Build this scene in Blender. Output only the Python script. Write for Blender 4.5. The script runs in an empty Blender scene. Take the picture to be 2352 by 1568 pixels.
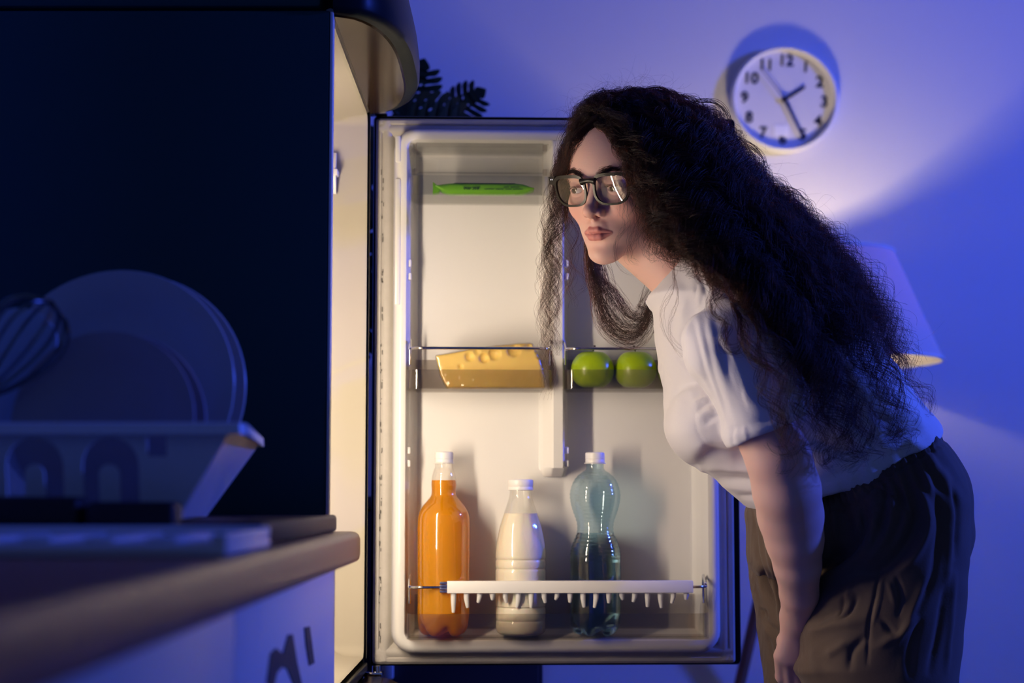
import bpy, bmesh, math, random
import numpy as np
from mathutils import Vector, Matrix

random.seed(7)
rng = np.random.default_rng(7)
SC = bpy.context.scene
COL = SC.collection
PI = math.pi

# ------------------------------------------------------------------ camera
FPX, CX, CY, ZC = 4000.0, 1176.0, 784.0, 0.942      # frame 2352 x 1568
PITCH = math.atan(358 / FPX)
CS, SN = math.cos(PITCH), math.sin(PITCH)
cam_d = bpy.data.cameras.new('camera')
cam = bpy.data.objects.new('camera', cam_d)
COL.objects.link(cam)
cam.location = (0, 0, ZC)
cam.rotation_euler = (PI / 2 + PITCH, 0, 0)
cam_d.sensor_width = 36
cam_d.lens = FPX / 2352 * 36
cam_d.clip_start = 0.05
cam_d.dof.use_dof = True
cam_d.dof.focus_distance = 2.48
cam_d.dof.aperture_fstop = 3.8
SC.camera = cam

# ------------------------------------------------------------------ view, world, lights
SC.view_settings.view_transform = 'Standard'
SC.view_settings.look = 'None'
SC.view_settings.exposure = 0.0
SC.view_settings.gamma = 1.0
SC.view_settings.use_curve_mapping = False
SC.cycles.transparent_max_bounces = 24
SC.cycles.sample_clamp_indirect = 6.0
SC.cycles.caustics_refractive = False
SC.cycles.caustics_reflective = False

wd = bpy.data.worlds.new('night_room')
SC.world = wd
wd.use_nodes = True
wd.node_tree.nodes['Background'].inputs[0].default_value = (0.18, 0.32, 1.0, 1)
wd.node_tree.nodes['Background'].inputs[1].default_value = 0.17


def area(name, loc, target, size, power, color, spread=PI):
    d = bpy.data.lights.new(name, 'AREA')
    d.shape = 'DISK'
    d.size = size
    d.energy = power
    d.color = color
    d.spread = spread
    o = bpy.data.objects.new(name, d)
    o.location = loc
    o.rotation_euler = (Vector(target) - Vector(loc)).to_track_quat('-Z', 'Y').to_euler()
    COL.objects.link(o)
    return o


def spot(name, loc, target, power, color, size, blend, radius):
    d = bpy.data.lights.new(name, 'SPOT')
    d.energy = power
    d.color = color
    d.spot_size = math.radians(size)
    d.spot_blend = blend
    d.shadow_soft_size = radius
    o = bpy.data.objects.new(name, d)
    o.location = loc
    o.rotation_euler = (Vector(target) - Vector(loc)).to_track_quat('-Z', 'Y').to_euler()
    COL.objects.link(o)
    return o


spot('blue_lamp', (3.9, 2.60, 2.40), (-1.4, 3.80, 1.30), 600, (0.045, 0.10, 1.0), 92, 1.0, 0.08)

# ------------------------------------------------------------------ helpers


def ray(px, py):
    u = (px - CX) / FPX
    v = (CY - py) / FPX
    return (u, CS - v * SN, SN + v * CS)


def P(px, py, Y):
    r = ray(px, py)
    k = Y / r[1]
    return Vector((r[0] * k, Y, ZC + r[2] * k))


def proj(V):
    """world points (n,3) -> pixel coordinates"""
    x = V[:, 0]
    y = V[:, 1]
    z = V[:, 2] - ZC
    d = y * CS + z * SN
    up = -y * SN + z * CS
    return CX + FPX * x / d, CY - FPX * up / d


def lin(r, g, b):
    f = lambda c: (c / 255 / 12.92) if c <= 10 else ((c / 255 + 0.055) / 1.055) ** 2.4
    return (f(r), f(g), f(b))


MATS = {}


def mat(name, rgb, rough=0.5, metal=0.0, spec=0.5, coat=0.0, bump=None, var=None, sss=0.0, trans=0.0, ior=1.45, emit=None, sheen=0.0, attr=None):
    m = bpy.data.materials.new(name)
    MATS[name] = m
    m.use_nodes = True
    nt = m.node_tree
    b = nt.nodes['Principled BSDF']
    I = b.inputs
    I['Base Color'].default_value = (*rgb, 1)
    I['Roughness'].default_value = rough
    I['Metallic'].default_value = metal
    I['Specular IOR Level'].default_value = spec
    I['Coat Weight'].default_value = coat
    I['IOR'].default_value = ior
    I['Transmission Weight'].default_value = trans
    I['Sheen Weight'].default_value = sheen
    if sss:
        I['Subsurface Weight'].default_value = sss
        I['Subsurface Radius'].default_value = (0.012, 0.005, 0.003)
        I['Subsurface Scale'].default_value = 0.5
    if emit:
        I['Emission Color'].default_value = (*emit[0], 1)
        I['Emission Strength'].default_value = emit[1]
    tc = nt.nodes.new('ShaderNodeTexCoord')
    if attr:
        a = nt.nodes.new('ShaderNodeAttribute')
        a.attribute_name = attr
        nt.links.new(a.outputs['Color'], I['Base Color'])
    if var:
        n = nt.nodes.new('ShaderNodeTexNoise')
        n.inputs['Scale'].default_value = var[0]
        n.inputs['Detail'].default_value = 5
        nt.links.new(tc.outputs['Object'], n.inputs['Vector'])
        mx = nt.nodes.new('ShaderNodeMix')
        mx.data_type = 'RGBA'
        mx.inputs[6].default_value = (*[c * (1 - var[1]) for c in rgb], 1)
        mx.inputs[7].default_value = (*[min(1, c * (1 + var[1])) for c in rgb], 1)
        nt.links.new(n.outputs['Fac'], mx.inputs[0])
        nt.links.new(mx.outputs[2], I['Base Color'])
    if bump:
        kind, sc, st = bump[:3]
        if kind == 'noise':
            t = nt.nodes.new('ShaderNodeTexNoise')
            t.inputs['Scale'].default_value = sc
            t.inputs['Detail'].default_value = 6
            out = t.outputs['Fac']
        else:
            t = nt.nodes.new('ShaderNodeTexWave')
            t.wave_type = 'BANDS'
            t.bands_direction = bump[3]
            t.inputs['Scale'].default_value = sc
            out = t.outputs['Fac']
        nt.links.new(tc.outputs['Object'], t.inputs['Vector'])
        bp = nt.nodes.new('ShaderNodeBump')
        bp.inputs['Strength'].default_value = st
        bp.inputs['Distance'].default_value = 0.002
        nt.links.new(out, bp.inputs['Height'])
        nt.links.new(bp.outputs['Normal'], I['Normal'])
    return m


def clear_mat(name, tint, gloss=0.06, edge=0.35, rough=0.05):
    """thin clear plastic or glass: transparent with a reflection that grows at grazing angles"""
    m = bpy.data.materials.new(name)
    MATS[name] = m
    m.use_nodes = True
    nt = m.node_tree
    nt.nodes.clear()
    out = nt.nodes.new('ShaderNodeOutputMaterial')
    mx = nt.nodes.new('ShaderNodeMixShader')
    tr = nt.nodes.new('ShaderNodeBsdfTransparent')
    tr.inputs[0].default_value = (*tint, 1)
    gl = nt.nodes.new('ShaderNodeBsdfGlossy')
    gl.inputs['Roughness'].default_value = rough
    lw = nt.nodes.new('ShaderNodeLayerWeight')
    lw.inputs[0].default_value = 0.25
    mr = nt.nodes.new('ShaderNodeMapRange')
    mr.inputs[3].default_value = gloss
    mr.inputs[4].default_value = edge
    nt.links.new(lw.outputs['Facing'], mr.inputs[0])
    nt.links.new(mr.outputs[0], mx.inputs[0])
    nt.links.new(tr.outputs[0], mx.inputs[1])
    nt.links.new(gl.outputs[0], mx.inputs[2])
    nt.links.new(mx.outputs[0], out.inputs[0])
    return m


# ---- mesh pieces: every builder returns (verts, faces)
def join(*gs):
    V, Fc = [], []
    for v, f in gs:
        n = len(V)
        V += [tuple(p) for p in v]
        Fc += [tuple(i + n for i in q) for q in f]
    return V, Fc


def xf(g, M):
    return [tuple(M @ Vector(p)) for p in g[0]], g[1]


def shift(g, d):
    return [(p[0] + d[0], p[1] + d[1], p[2] + d[2]) for p in g[0]], g[1]


def from_bm(bm):
    bm.verts.index_update()
    g = ([tuple(v.co) for v in bm.verts], [tuple(v.index for v in f.verts) for f in bm.faces])
    bm.free()
    return g


def rbox(x0, x1, y0, y1, z0, z1, r=0.0, seg=2):
    bm = bmesh.new()
    bmesh.ops.create_cube(bm, size=1)
    for v in bm.verts:
        v.co = Vector(((x0 + x1) / 2 + v.co.x * (x1 - x0), (y0 + y1) / 2 + v.co.y * (y1 - y0), (z0 + z1) / 2 + v.co.z * (z1 - z0)))
    if r > 0:
        bmesh.ops.bevel(bm, geom=bm.edges[:], offset=r, segments=seg, profile=0.5, affect='EDGES')
    return from_bm(bm)


def lathe(prof, n=32, mod=None, cap0=True, cap1=True):
    """prof: list of (radius, z); mod(angle, z, r) -> r"""
    V, Fc = [], []
    for r, z in prof:
        for k in range(n):
            a = 2 * PI * k / n
            rr = mod(a, z, r) if mod else r
            if isinstance(rr, tuple):
                rr, zz = rr
            else:
                zz = z
            V.append((rr * math.cos(a), rr * math.sin(a), zz))
    m = len(prof)
    for i in range(m - 1):
        for k in range(n):
            k2 = (k + 1) % n
            Fc.append((i * n + k, i * n + k2, (i + 1) * n + k2, (i + 1) * n + k))
    if cap0:
        Fc.append(tuple(range(n - 1, -1, -1)))
    if cap1:
        Fc.append(tuple((m - 1) * n + k for k in range(n)))
    return V, Fc


def tube(pts, r, n=8, closed=False):
    pts = [Vector(p) for p in pts]
    m = len(pts)
    rs = r if isinstance(r, (list, tuple)) else [r] * m
    V, Fc = [], []
    up = None
    for i, p in enumerate(pts):
        a = pts[i - 1] if (i > 0 or closed) else p
        b = pts[(i + 1) % m] if (i < m - 1 or closed) else p
        t = (b - a).normalized()
        if up is None:
            up = t.orthogonal().normalized()
        else:
            up = (up - t * up.dot(t)).normalized()
        s = t.cross(up)
        for k in range(n):
            an = 2 * PI * k / n
            V.append(tuple(p + (up * math.cos(an) + s * math.sin(an)) * rs[i]))
    for i in range(m if closed else m - 1):
        j = (i + 1) % m
        for k in range(n):
            k2 = (k + 1) % n
            Fc.append((i * n + k, i * n + k2, j * n + k2, j * n + k))
    if not closed:
        Fc.append(tuple(range(n - 1, -1, -1)))
        Fc.append(tuple((m - 1) * n + k for k in range(n)))
    return V, Fc


def smooth_path(pts, n=8):
    """Catmull-Rom through pts"""
    pts = [Vector(p) for p in pts]
    q = [pts[0] * 2 - pts[1]] + pts + [pts[-1] * 2 - pts[-2]]
    out = []
    for i in range(1, len(q) - 2):
        for k in range(n):
            t = k / n
            a, b, c, d = q[i - 1], q[i], q[i + 1], q[i + 2]
            out.append(0.5 * ((2 * b) + (c - a) * t + (2 * a - 5 * b + 4 * c - d) * t * t + (3 * b - a - 3 * c + d) * t ** 3))
    out.append(pts[-1])
    return out


def rrect(x0, x1, z0, z1, r, n=6):
    """rounded rectangle, counter-clockwise, as (x, z, nx, nz)"""
    out = []
    for cx, cz, a0 in ((x1 - r, z1 - r, 0), (x0 + r, z1 - r, PI / 2), (x0 + r, z0 + r, PI), (x1 - r, z0 + r, 1.5 * PI)):
        for k in range(n + 1):
            a = a0 + PI / 2 * k / n
            out.append((cx + r * math.cos(a), cz + r * math.sin(a), math.cos(a), math.sin(a)))
    return out


def rim(x0, x1, z0, z1, r, prof, n=6):
    """closed sweep of prof [(outward, y)] round a rounded rectangle in the xz plane"""
    path = rrect(x0, x1, z0, z1, r, n)
    m = len(prof)
    V, Fc = [], []
    for x, z, nx, nz in path:
        for o, y in prof:
            V.append((x + nx * o, y, z + nz * o))
    N = len(path)
    for i in range(N):
        j = (i + 1) % N
        for k in range(m - 1):
            Fc.append((i * m + k, j * m + k, j * m + k + 1, i * m + k + 1))
    return V, Fc


def prism(poly, axis, a, b):
    """extrude polygon poly [(u,v)] along axis ('x','y','z') from a to b"""
    def put(u, v, w):
        return {'x': (w, u, v), 'y': (u, w, v), 'z': (u, v, w)}[axis]
    n = len(poly)
    V = [put(u, v, a) for u, v in poly] + [put(u, v, b) for u, v in poly]
    Fc = [tuple(range(n - 1, -1, -1)), tuple(range(n, 2 * n))]
    for i in range(n):
        j = (i + 1) % n
        Fc.append((i, j, n + j, n + i))
    return V, Fc


def from_curve(cd):
    o = bpy.data.objects.new('tmp', cd)
    COL.objects.link(o)
    dg = bpy.context.evaluated_depsgraph_get()
    me = bpy.data.meshes.new_from_object(o.evaluated_get(dg))
    g = ([tuple(v.co) for v in me.vertices], [tuple(p.vertices) for p in me.polygons])
    bpy.data.objects.remove(o)
    bpy.data.meshes.remove(me)
    bpy.data.curves.remove(cd)
    return g


def plate_holes(outer, holes, th):
    """flat plate in xy with holes, thickness th in z (centred)"""
    cd = bpy.data.curves.new('tmp', 'CURVE')
    cd.dimensions = '2D'
    cd.fill_mode = 'BOTH'
    cd.extrude = th / 2
    for ring in [outer] + list(holes):
        s = cd.splines.new('POLY')
        s.points.add(len(ring) - 1)
        for p, (x, y) in zip(s.points, ring):
            p.co = (x, y, 0, 1)
        s.use_cyclic_u = True
    return from_curve(cd)


def text_geo(body, size, ext=0.0004, spacing=1.0, bold=0.0):
    cd = bpy.data.curves.new('tmp', 'FONT')
    cd.body = body
    cd.size = size
    cd.extrude = ext
    cd.align_x = 'CENTER'
    cd.align_y = 'CENTER'
    cd.space_character = spacing
    cd.resolution_u = 4
    cd.offset = bold
    return from_curve(cd)


# ---- objects
def mesh(name, g, m, smooth=40):
    me = bpy.data.meshes.new(name)
    me.from_pydata([tuple(v) for v in g[0]], [], [tuple(f) for f in g[1]])
    bm = bmesh.new()
    bm.from_mesh(me)
    bmesh.ops.recalc_face_normals(bm, faces=bm.faces[:])
    bm.to_mesh(me)
    bm.free()
    for x in (m if isinstance(m, (list, tuple)) else [m]):
        me.materials.append(x)
    if smooth:
        me.shade_smooth()
        me.set_sharp_from_angle(angle=math.radians(smooth))
    return me


def link(o, parent=None):
    COL.objects.link(o)
    if parent is not None:
        o.parent = parent
    return o


def tag(o, label=None, cat=None, group=None, kind=None):
    for k, v in (('label', label), ('category', cat), ('group', group), ('kind', kind)):
        if v:
            o[k] = v
    return o


def root(name, label, cat, loc, group=None, rotz=0.0):
    o = bpy.data.objects.new(name, None)
    o.empty_display_size = 0.05
    o.location = loc
    o.rotation_euler = (0, 0, rotz)
    link(o)
    return tag(o, label, cat, group)


def part(parent, name, g, m, world=True, smooth=40, label=None, kind=None):
    """a mesh under parent; g in world coordinates (parent unrotated) or, with world=False, in the parent's own"""
    if world:
        L = parent.location
        if parent.parent:
            L = L + parent.parent.location
        g = shift(g, (-L[0], -L[1], -L[2]))
    o = bpy.data.objects.new(name, mesh(name, g, m, smooth))
    link(o, parent)
    return tag(o, label, None, None, kind)


def solo(name, g, m, label, cat, group=None, smooth=40, origin=None, kind=None):
    o0 = origin or (0, 0, 0)
    o = bpy.data.objects.new(name, mesh(name, shift(g, (-o0[0], -o0[1], -o0[2])), m, smooth))
    o.location = o0
    link(o)
    return tag(o, label, cat, group, kind)


def copy_tree(o, loc, label=None, rotz=None):
    c = o.copy()
    COL.objects.link(c)
    c.location = loc
    if rotz is not None:
        c.rotation_euler = (0, 0, rotz)
    if label:
        c['label'] = label
    for ch in [x for x in bpy.data.objects if x.parent == o]:
        d = ch.copy()
        COL.objects.link(d)
        d.parent = c
        for g in [x for x in bpy.data.objects if x.parent == ch]:
            e = g.copy()
            COL.objects.link(e)
            e.parent = d
    return c


# ------------------------------------------------------------------ materials
mat('wall_paint', (0.78, 0.77, 0.76), 0.85, spec=0.2, bump=('noise', 60, 0.05))
mat('ceiling_paint', (0.45, 0.45, 0.45), 0.9, spec=0.2, bump=('noise', 60, 0.05))
mat('floor_boards', (0.16, 0.10, 0.06), 0.5, var=(6, 0.3))
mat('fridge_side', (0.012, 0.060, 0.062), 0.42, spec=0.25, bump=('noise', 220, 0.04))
mat('fridge_black', (0.006, 0.010, 0.012), 0.34, spec=0.07, bump=('noise', 220, 0.04))
mat('fridge_edge', (0.05, 0.05, 0.05), 0.25, metal=0.7)
mat('gloss_brown', (0.030, 0.018, 0.010), 0.16, spec=0.14)
mat('liner_cream', (0.52, 0.48, 0.38), 0.35, spec=0.4, bump=('noise', 90, 0.02))
mat('liner_white', (0.80, 0.79, 0.76), 0.22, spec=0.5, bump=('noise', 120, 0.015))
mat('liner_ribbed', (0.80, 0.79, 0.76), 0.38, spec=0.4, bump=('wave', 260, 0.10, 'Z'))
mat('gasket_grey', (0.50, 0.47, 0.43), 0.5, spec=0.3, var=(40, 0.12))
mat('gasket_dirt', (0.10, 0.09, 0.08), 0.8)
mat('white_plastic', (0.80, 0.79, 0.77), 0.35, bump=('noise', 150, 0.02))
mat('chrome', (0.78, 0.78, 0.80), 0.10, metal=1.0)
mat('light_strip', (1, 1, 1), 0.5, emit=((1.0, 0.82, 0.63), 182.0))
clear_mat('smoky_plastic', (0.86, 0.84, 0.82), 0.04, 0.45)
clear_mat('clear_plastic', (0.93, 0.93, 0.92), 0.05, 0.45)
clear_mat('bottle_clear', (0.97, 0.97, 0.95), 0.05, 0.5)
clear_mat('bottle_blue', (0.74, 0.87, 0.93), 0.06, 0.5)
clear_mat('lens_glass', (0.97, 0.97, 0.97), 0.07, 0.5, 0.0)
# ------------------------------------------------------------------ the room
YW = 4.60


def struct(name, g, m, smooth=0):
    o = bpy.data.objects.new(name, mesh(name, g, m, smooth))
    link(o)
    return tag(o, kind='structure')


struct('wall_back', rbox(-3.0, 6.2, YW, YW + 0.12, 0, 2.75), MATS['wall_paint'])
struct('wall_left', rbox(-1.12, -1.0, -1.2, YW, 0, 2.75), MATS['wall_paint'])
struct('floor', rbox(-3.0, 6.2, -1.2, YW + 0.12, -0.1, 0), MATS['floor_boards'])
struct('ceiling', rbox(-3.0, 6.2, -1.2, YW + 0.12, 2.75, 2.85), MATS['ceiling_paint'])
struct('baseboard_back', join(rbox(-1.0, 6.2, YW - 0.016, YW, 0, 0.08, 0.004)), MATS['white_plastic'])

# ------------------------------------------------------------------ refrigerator
XF = -0.2345           # plane of the cabinet front
YN, YF = 2.20, 2.80    # near and far side
ZT = P(400, 20, YN).z  # seam under the freezer
ZB = P(830, 1512, YF).z
fr = root('refrigerator', 'black fridge freezer with its lower door swung open and lit inside', 'refrigerator', (-0.55, 2.5, 0))
XB = -0.93
B = MATS['fridge_black']
part(fr, 'side_panel', rbox(XB, XF, YN, YN + 0.022, ZB - 0.03, ZT - 0.002, 0.003), MATS['fridge_side'])
part(fr, 'side_panel', rbox(XB, XF, YF - 0.022, YF, ZB - 0.03, ZT - 0.002, 0.003), B)
part(fr, 'back_panel', rbox(XB - 0.02, XB, YN, YF, 0.05, 1.95, 0.003), B)
for ya, yb in ((YN + 0.001, YN + 0.020), (YF - 0.012, YF - 0.001)):
    part(fr, 'edge_trim', rbox(XF, XF + 0.004, ya, yb, ZB, ZT - 0.003, 0.0015), MATS['white_plastic' if ya < 2.4 else 'fridge_edge'], label='pale edge strip' if ya < 2.4 else 'dark steel edge strip')
part(fr, 'freezer_cabinet', rbox(XB, XF - 0.012, YN - 0.002, YF + 0.002, ZT + 0.002, 1.95, 0.006), MATS['fridge_side'])
part(fr, 'lower_cabinet', rbox(XB, XF, YN, YF, 0.06, ZB - 0.03, 0.004), B)
# liner: far wall, near wall, ceiling, rear, floor with rounded lip
LI, LO = YN + 0.024, YF - 0.024
zc_, zf_ = ZT - 0.012, ZB + 0.004
prof = []
rr_ = 0.05
# cross-section of the liner as a rounded rectangle in YZ swept along X
ring_ = rrect(LI, LO, zf_, zc_, rr_, 6)
XR = -0.86


def sleeve_x(ring, xs):
    V, Fc = [], []
    n = len(ring)
    for x, d in xs:
        for (y, z, ny, nz) in ring:
            V.append((x, y + ny * d, z + nz * d))
    for i in range(len(xs) - 1):
        for k in range(n):
            j = (k + 1) % n
            Fc.append((i * n + k, i * n + j, (i + 1) * n + j, (i + 1) * n + k))
    return V, Fc


lin_g = sleeve_x(rrect(LI, LO, zf_, zc_, 0.02, 5), [(XF + 0.001, 0.0), (XF - 0.004, -0.002), (XF - 0.03, -0.004), (XF - 0.045, -0.012), (XF - 0.065, -0.014), (XR, -0.02)])
nl = len(lin_g[0]) // 6
lin_g[1].append(tuple(range(5 * nl, 6 * nl)))
part(fr, 'liner', lin_g, MATS['liner_cream'])
# white lamp cover on the far liner wall
pl = P(768, 400, LO - 0.014)
cov = []
for k in range(9):
    t = k / 8
    cov.append((pl.z - 0.033 + 0.066 * t, 0.012 * math.sin(PI * min(1, max(0, 0.08 + t * 0.84)))))
xs_ = (pl.x - 0.045, pl.x + 0.004)
poly = [(LO - 0.016, z) for z, d in (cov[0], cov[-1])]
capg = prism([(LO - 0.016, cov[0][0])] + [(LO - 0.018 - d * 1.6, z) for z, d in cov] + [(LO - 0.016, cov[-1][0])], 'x', *xs_)
part(fr, 'lamp_cover', capg, MATS['white_plastic'], label='white lamp cover on the cream liner')
part(fr, 'lamp_cover_clip', rbox(pl.x - 0.004, pl.x + 0.008, LO - 0.042, LO - 0.016, pl.z - 0.006, pl.z + 0.004, 0.002), MATS['white_plastic'])
# two light strips inside, behind the near side panel
for i, (dx, dy) in enumerate(((-0.135, 0.080), (-0.160, 0.070))):
    x, y = XF + dx, YN + dy
    part(fr, 'light_strip', rbox(x - 0.004, x + 0.004, y - 0.004, y + 0.004, 0.84, 1.28, 0.001), MATS['light_strip'])
    part(fr, 'light_strip_holder', rbox(x - 0.012, x - 0.005, y - 0.010, y + 0.002, 0.83, 1.29, 0.002), MATS['white_plastic'])


# bulging doors: a D plan whose belly changes with height
def bulge_door(layers, y0, y1, n=28):
    V, Fc = [], []
    ym, hy = (y0 + y1) / 2, (y1 - y0) / 2
    for z, b, sh in layers:
        for k in range(n + 1):
            s = -1 + 2 * k / n
            s = math.copysign(abs(s) ** 0.7, s)
            x = XF + 0.004 + b * (1 - abs(s) ** 2.9) ** (1 / 1.9)
            V.append((x, ym + s * (hy - sh), z))
    m = n + 1
    for i in range(len(layers) - 1):
        for k in range(n):
            Fc.append((i * m + k, i * m + k + 1, (i + 1) * m + k + 1, (i + 1) * m + k))
        Fc.append((i * m, (i + 1) * m, (i + 1) * m + n, i * m + n))
    Fc.append(tuple(range(m)))
    Fc.append(tuple((len(layers) - 1) * m + k for k in range(m)))
    return V, Fc


z0 = P(838, 262, YF).z
FZ = bulge_door([(z0, 0.083, 0.006), (z0 + 0.003, 0.089, 0.002), (z0 + 0.010, 0.092, 0.0), (z0 + 0.03, 0.0925, 0.0), (z0 + 0.06, 0.089, 0.002), (z0 + 0.09, 0.082, 0.006), (z0 + 0.13, 0.068, 0.014), (z0 + 0.18, 0.048, 0.03), (z0 + 0.25, 0.03, 0.05), (z0 + 0.33, 0.02, 0.06)], YN - 0.004, YF + 0.002)
fd = part(fr, 'freezer_door', FZ, B, label='black bulging freezer door')
bp = bulge_door([(z0 - 0.0025, 0.068, 0.012), (z0 + 0.001, 0.072, 0.010)], YN, YF)
part(fd, 'underside_panel', shift(bp, tuple(-c for c in fr.location)), MATS['gloss_brown'], world=False, label='glossy brown underside')
part(fd, 'freezer_gasket', shift(join(tube([(XF - 0.002, YN + 0.02, z0 + 0.004), (XF - 0.002, YF - 0.02, z0 + 0.004)], 0.007),
                                     tube([(XF - 0.013, YN + 0.02, z0 + 0.002), (XF - 0.013, YF - 0.02, z0 + 0.002)], 0.005)), tuple(-c for c in fr.location)), MATS['gasket_grey'], world=False)
zl = P(850, 1549, YF).z
LW = bulge_door([(0.10, 0.04, 0.01), (0.2, 0.06, 0.0), (zl - 0.05, 0.092, 0.0), (zl - 0.02, 0.090, 0.002), (zl - 0.006, 0.082, 0.01), (zl, 0.066, 0.022)], YN - 0.002, YF)
part(fr, 'lower_door', LW, MATS['gloss_brown'], label='dark bulging lower compartment door')
part(fr, 'divider_bar', join(rbox(XF - 0.02, XF + 0.006, YN + 0.01, YF - 0.01, zl + 0.006, ZB - 0.004, 0.003)), MATS['fridge_edge'])
part(fr, 'foot', join(lathe([(0.02, 0), (0.02, 0.06)], 12)), MATS['fridge_edge'], world=False).location = (0.25, -0.25, 0)
for dx, dy in ((0.25, 0.25), (-0.3, -0.25), (-0.3, 0.25)):
    f_ = [o for o in bpy.data.objects if o.name.startswith('foot')][0].copy()
    COL.objects.link(f_)
    f_.location = (dx, dy, 0)

# ------------------------------------------------------------------ the open door
ANG = math.radians(2.2)
D0 = P(849, 1529, 2.84)
NX, NY = -math.sin(ANG), math.cos(ANG)


def DL(px, py, yl=0.0):
    """pixel -> door coordinates (x, z) on the door plane y = yl"""
    r = ray(px, py)
    k = (yl + NX * D0.x + NY * D0.y) / (NX * r[0] + NY * r[1])
    p = Vector((r[0] * k, r[1] * k, ZC + r[2] * k)) - D0
    return p.x * math.cos(ANG) + p.y * math.sin(ANG), p.z


def DW(x, y, z):
    return Vector((D0.x + x * math.cos(ANG) - y * math.sin(ANG), D0.y + x * math.sin(ANG) + y * math.cos(ANG), D0.z + z))


W_ = DL(1696, 900)[0]
H_ = DL(870, 265)[1]
sh = rrect(0, W_, 0, H_, 0.006, 3)
sg = []
door = bpy.data.objects.new('door', mesh('door', join(rim(0, W_, 0, H_, 0.008, [(-0.012, 0.004), (-0.002, -0.002), (0, 0.004), (0, 0.05), (-0.03, 0.07)], 4),
                                                   rbox(0.01, W_ - 0.01, 0.003, 0.068, 0.01, H_ - 0.01)), B))
link(door, fr)
door.location = D0 - fr.location
door.rotation_euler = (0, 0, ANG)
door['label'] = 'open fridge door seen from inside'


def dpart(name, g, m, label=None, smooth=40, kind=None):
    return part(door, name, g, m, world=False, smooth=smooth, label=label, kind=kind)


# gasket
gx0, gz1 = DL(866, 276)
gx1, gz0 = DL(1686, 1519)
dpart('gasket', rim(gx0, gx1, gz0, gz1, 0.004, [(0.0, 0.002), (0.001, -0.008), (-0.003, -0.013), (-0.008, -0.014), (-0.010, -0.0115), (-0.013, -0.014), (-0.020, -0.0145), (-0.025, -0.012), (-0.029, -0.004), (-0.033, 0.002)], 2), MATS['gasket_grey'])
dg = []
for k in range(60):
    t = rng.random()
    z = gz0 + 0.03 + (gz1 - gz0 - 0.12) * t ** 1.2
    x = gx0 + (0.0115 if rng.random() < 0.7 else 0.0095) + rng.normal() * 0.0006
    dg.append(rbox(x - 0.0005, x + 0.0006, -0.0152, -0.0138, z, z + rng.uniform(0.001, 0.009)))
dpart('gasket_grime', join(*dg), MATS['gasket_dirt'], kind='stuff', label='black grime specks along the gasket', smooth=0)
# liner rim
YR = -0.055
ix0, iz1 = DL(938, 323, YR)
ix1, iz0 = DL(1626, 1467, YR)
wv = 0.0205
profL = [(wv + 0.006, 0.003), (wv + 0.004, -0.01), (wv + 0.002, YR + 0.016), (wv - 0.001, YR + 0.006), (wv - 0.006, YR + 0.001), (wv - 0.010, YR), (0.006, YR), (0.0025, YR + 0.001), (0.0, YR + 0.005), (-0.004, YR + 0.02), (-0.010, -0.012), (-0.0125, -0.004), (-0.016, 0.001), (-0.022, 0.002)]
dpart('liner_rim', rim(ix0, ix1, iz0, iz1, 0.012, profL, 6), MATS['liner_white'])
dpart('liner_back', rbox(ix0 + 0.005, ix1 - 0.005, 0.0015, 0.0035, iz0 + 0.005, iz1 - 0.005), MATS['liner_ribbed'], smooth=0)
# central divider
dx0, dzt = DL(1266, 330, YR)
dx1, dzb = DL(1297, 1076, YR)
lx = DL(1241, 700, 0.0)[0]
pr = [(lx - 0.004, 0.002), (lx + 0.001, 0.0005), (lx + 0.004, -0.004), (dx0 - 0.001, YR + 0.006), (dx0 + 0.003, YR), (dx1 - 0.003, YR), (dx1, YR + 0.005), (dx1 + 0.004, -0.006), (dx1 + 0.009, 0.002)]
mid = (dx0 + dx1) / 2
rows = []
for z, s in ((iz1 + 0.002, 1), (dzb + 0.004, 1), (dzb + 0.001, 0.97), (dzb - 0.012, 0.10)):
    rows.append([(mid + (x - mid) * (1 if s > 0.5 else 0.9), 0.002 + (y - 0.002) * s, z) for x, y in pr])
V = [p for r in rows for p in r]
n = len(pr)
Fc = [(i * n + k, i * n + k + 1, (i + 1) * n + k + 1, (i + 1) * n + k) for i in range(3) for k in range(n - 1)]
dpart('liner_divider', (V, Fc), MATS['liner_white'])
# small white lugs that carry the bins
for px, py in ((940, 605), (940, 635), (938, 1034), (938, 1064), (1301, 1034), (1301, 1064), (1301, 605), (1301, 635)):
    x, z = DL(px, py, YR + 0.012)
    dpart('bin_lug', rbox(x - 0.003, x + 0.0035, YR + 0.008, YR + 0.020, z - 0.0055, z + 0.0055, 0.0015), MATS['white_plastic'])
# recessed grips on the left side of the rim
for py0, py1 in ((312, 372), (410, 700)):
    x, za = DL(912, py0, YR)
    _, zb = DL(912, py1, YR)
    dpart('rim_step', rbox(x - 0.003, x + 0.006, YR - 0.002, YR + 0.01, zb, za, 0.002), MATS['liner_white'])


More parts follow.
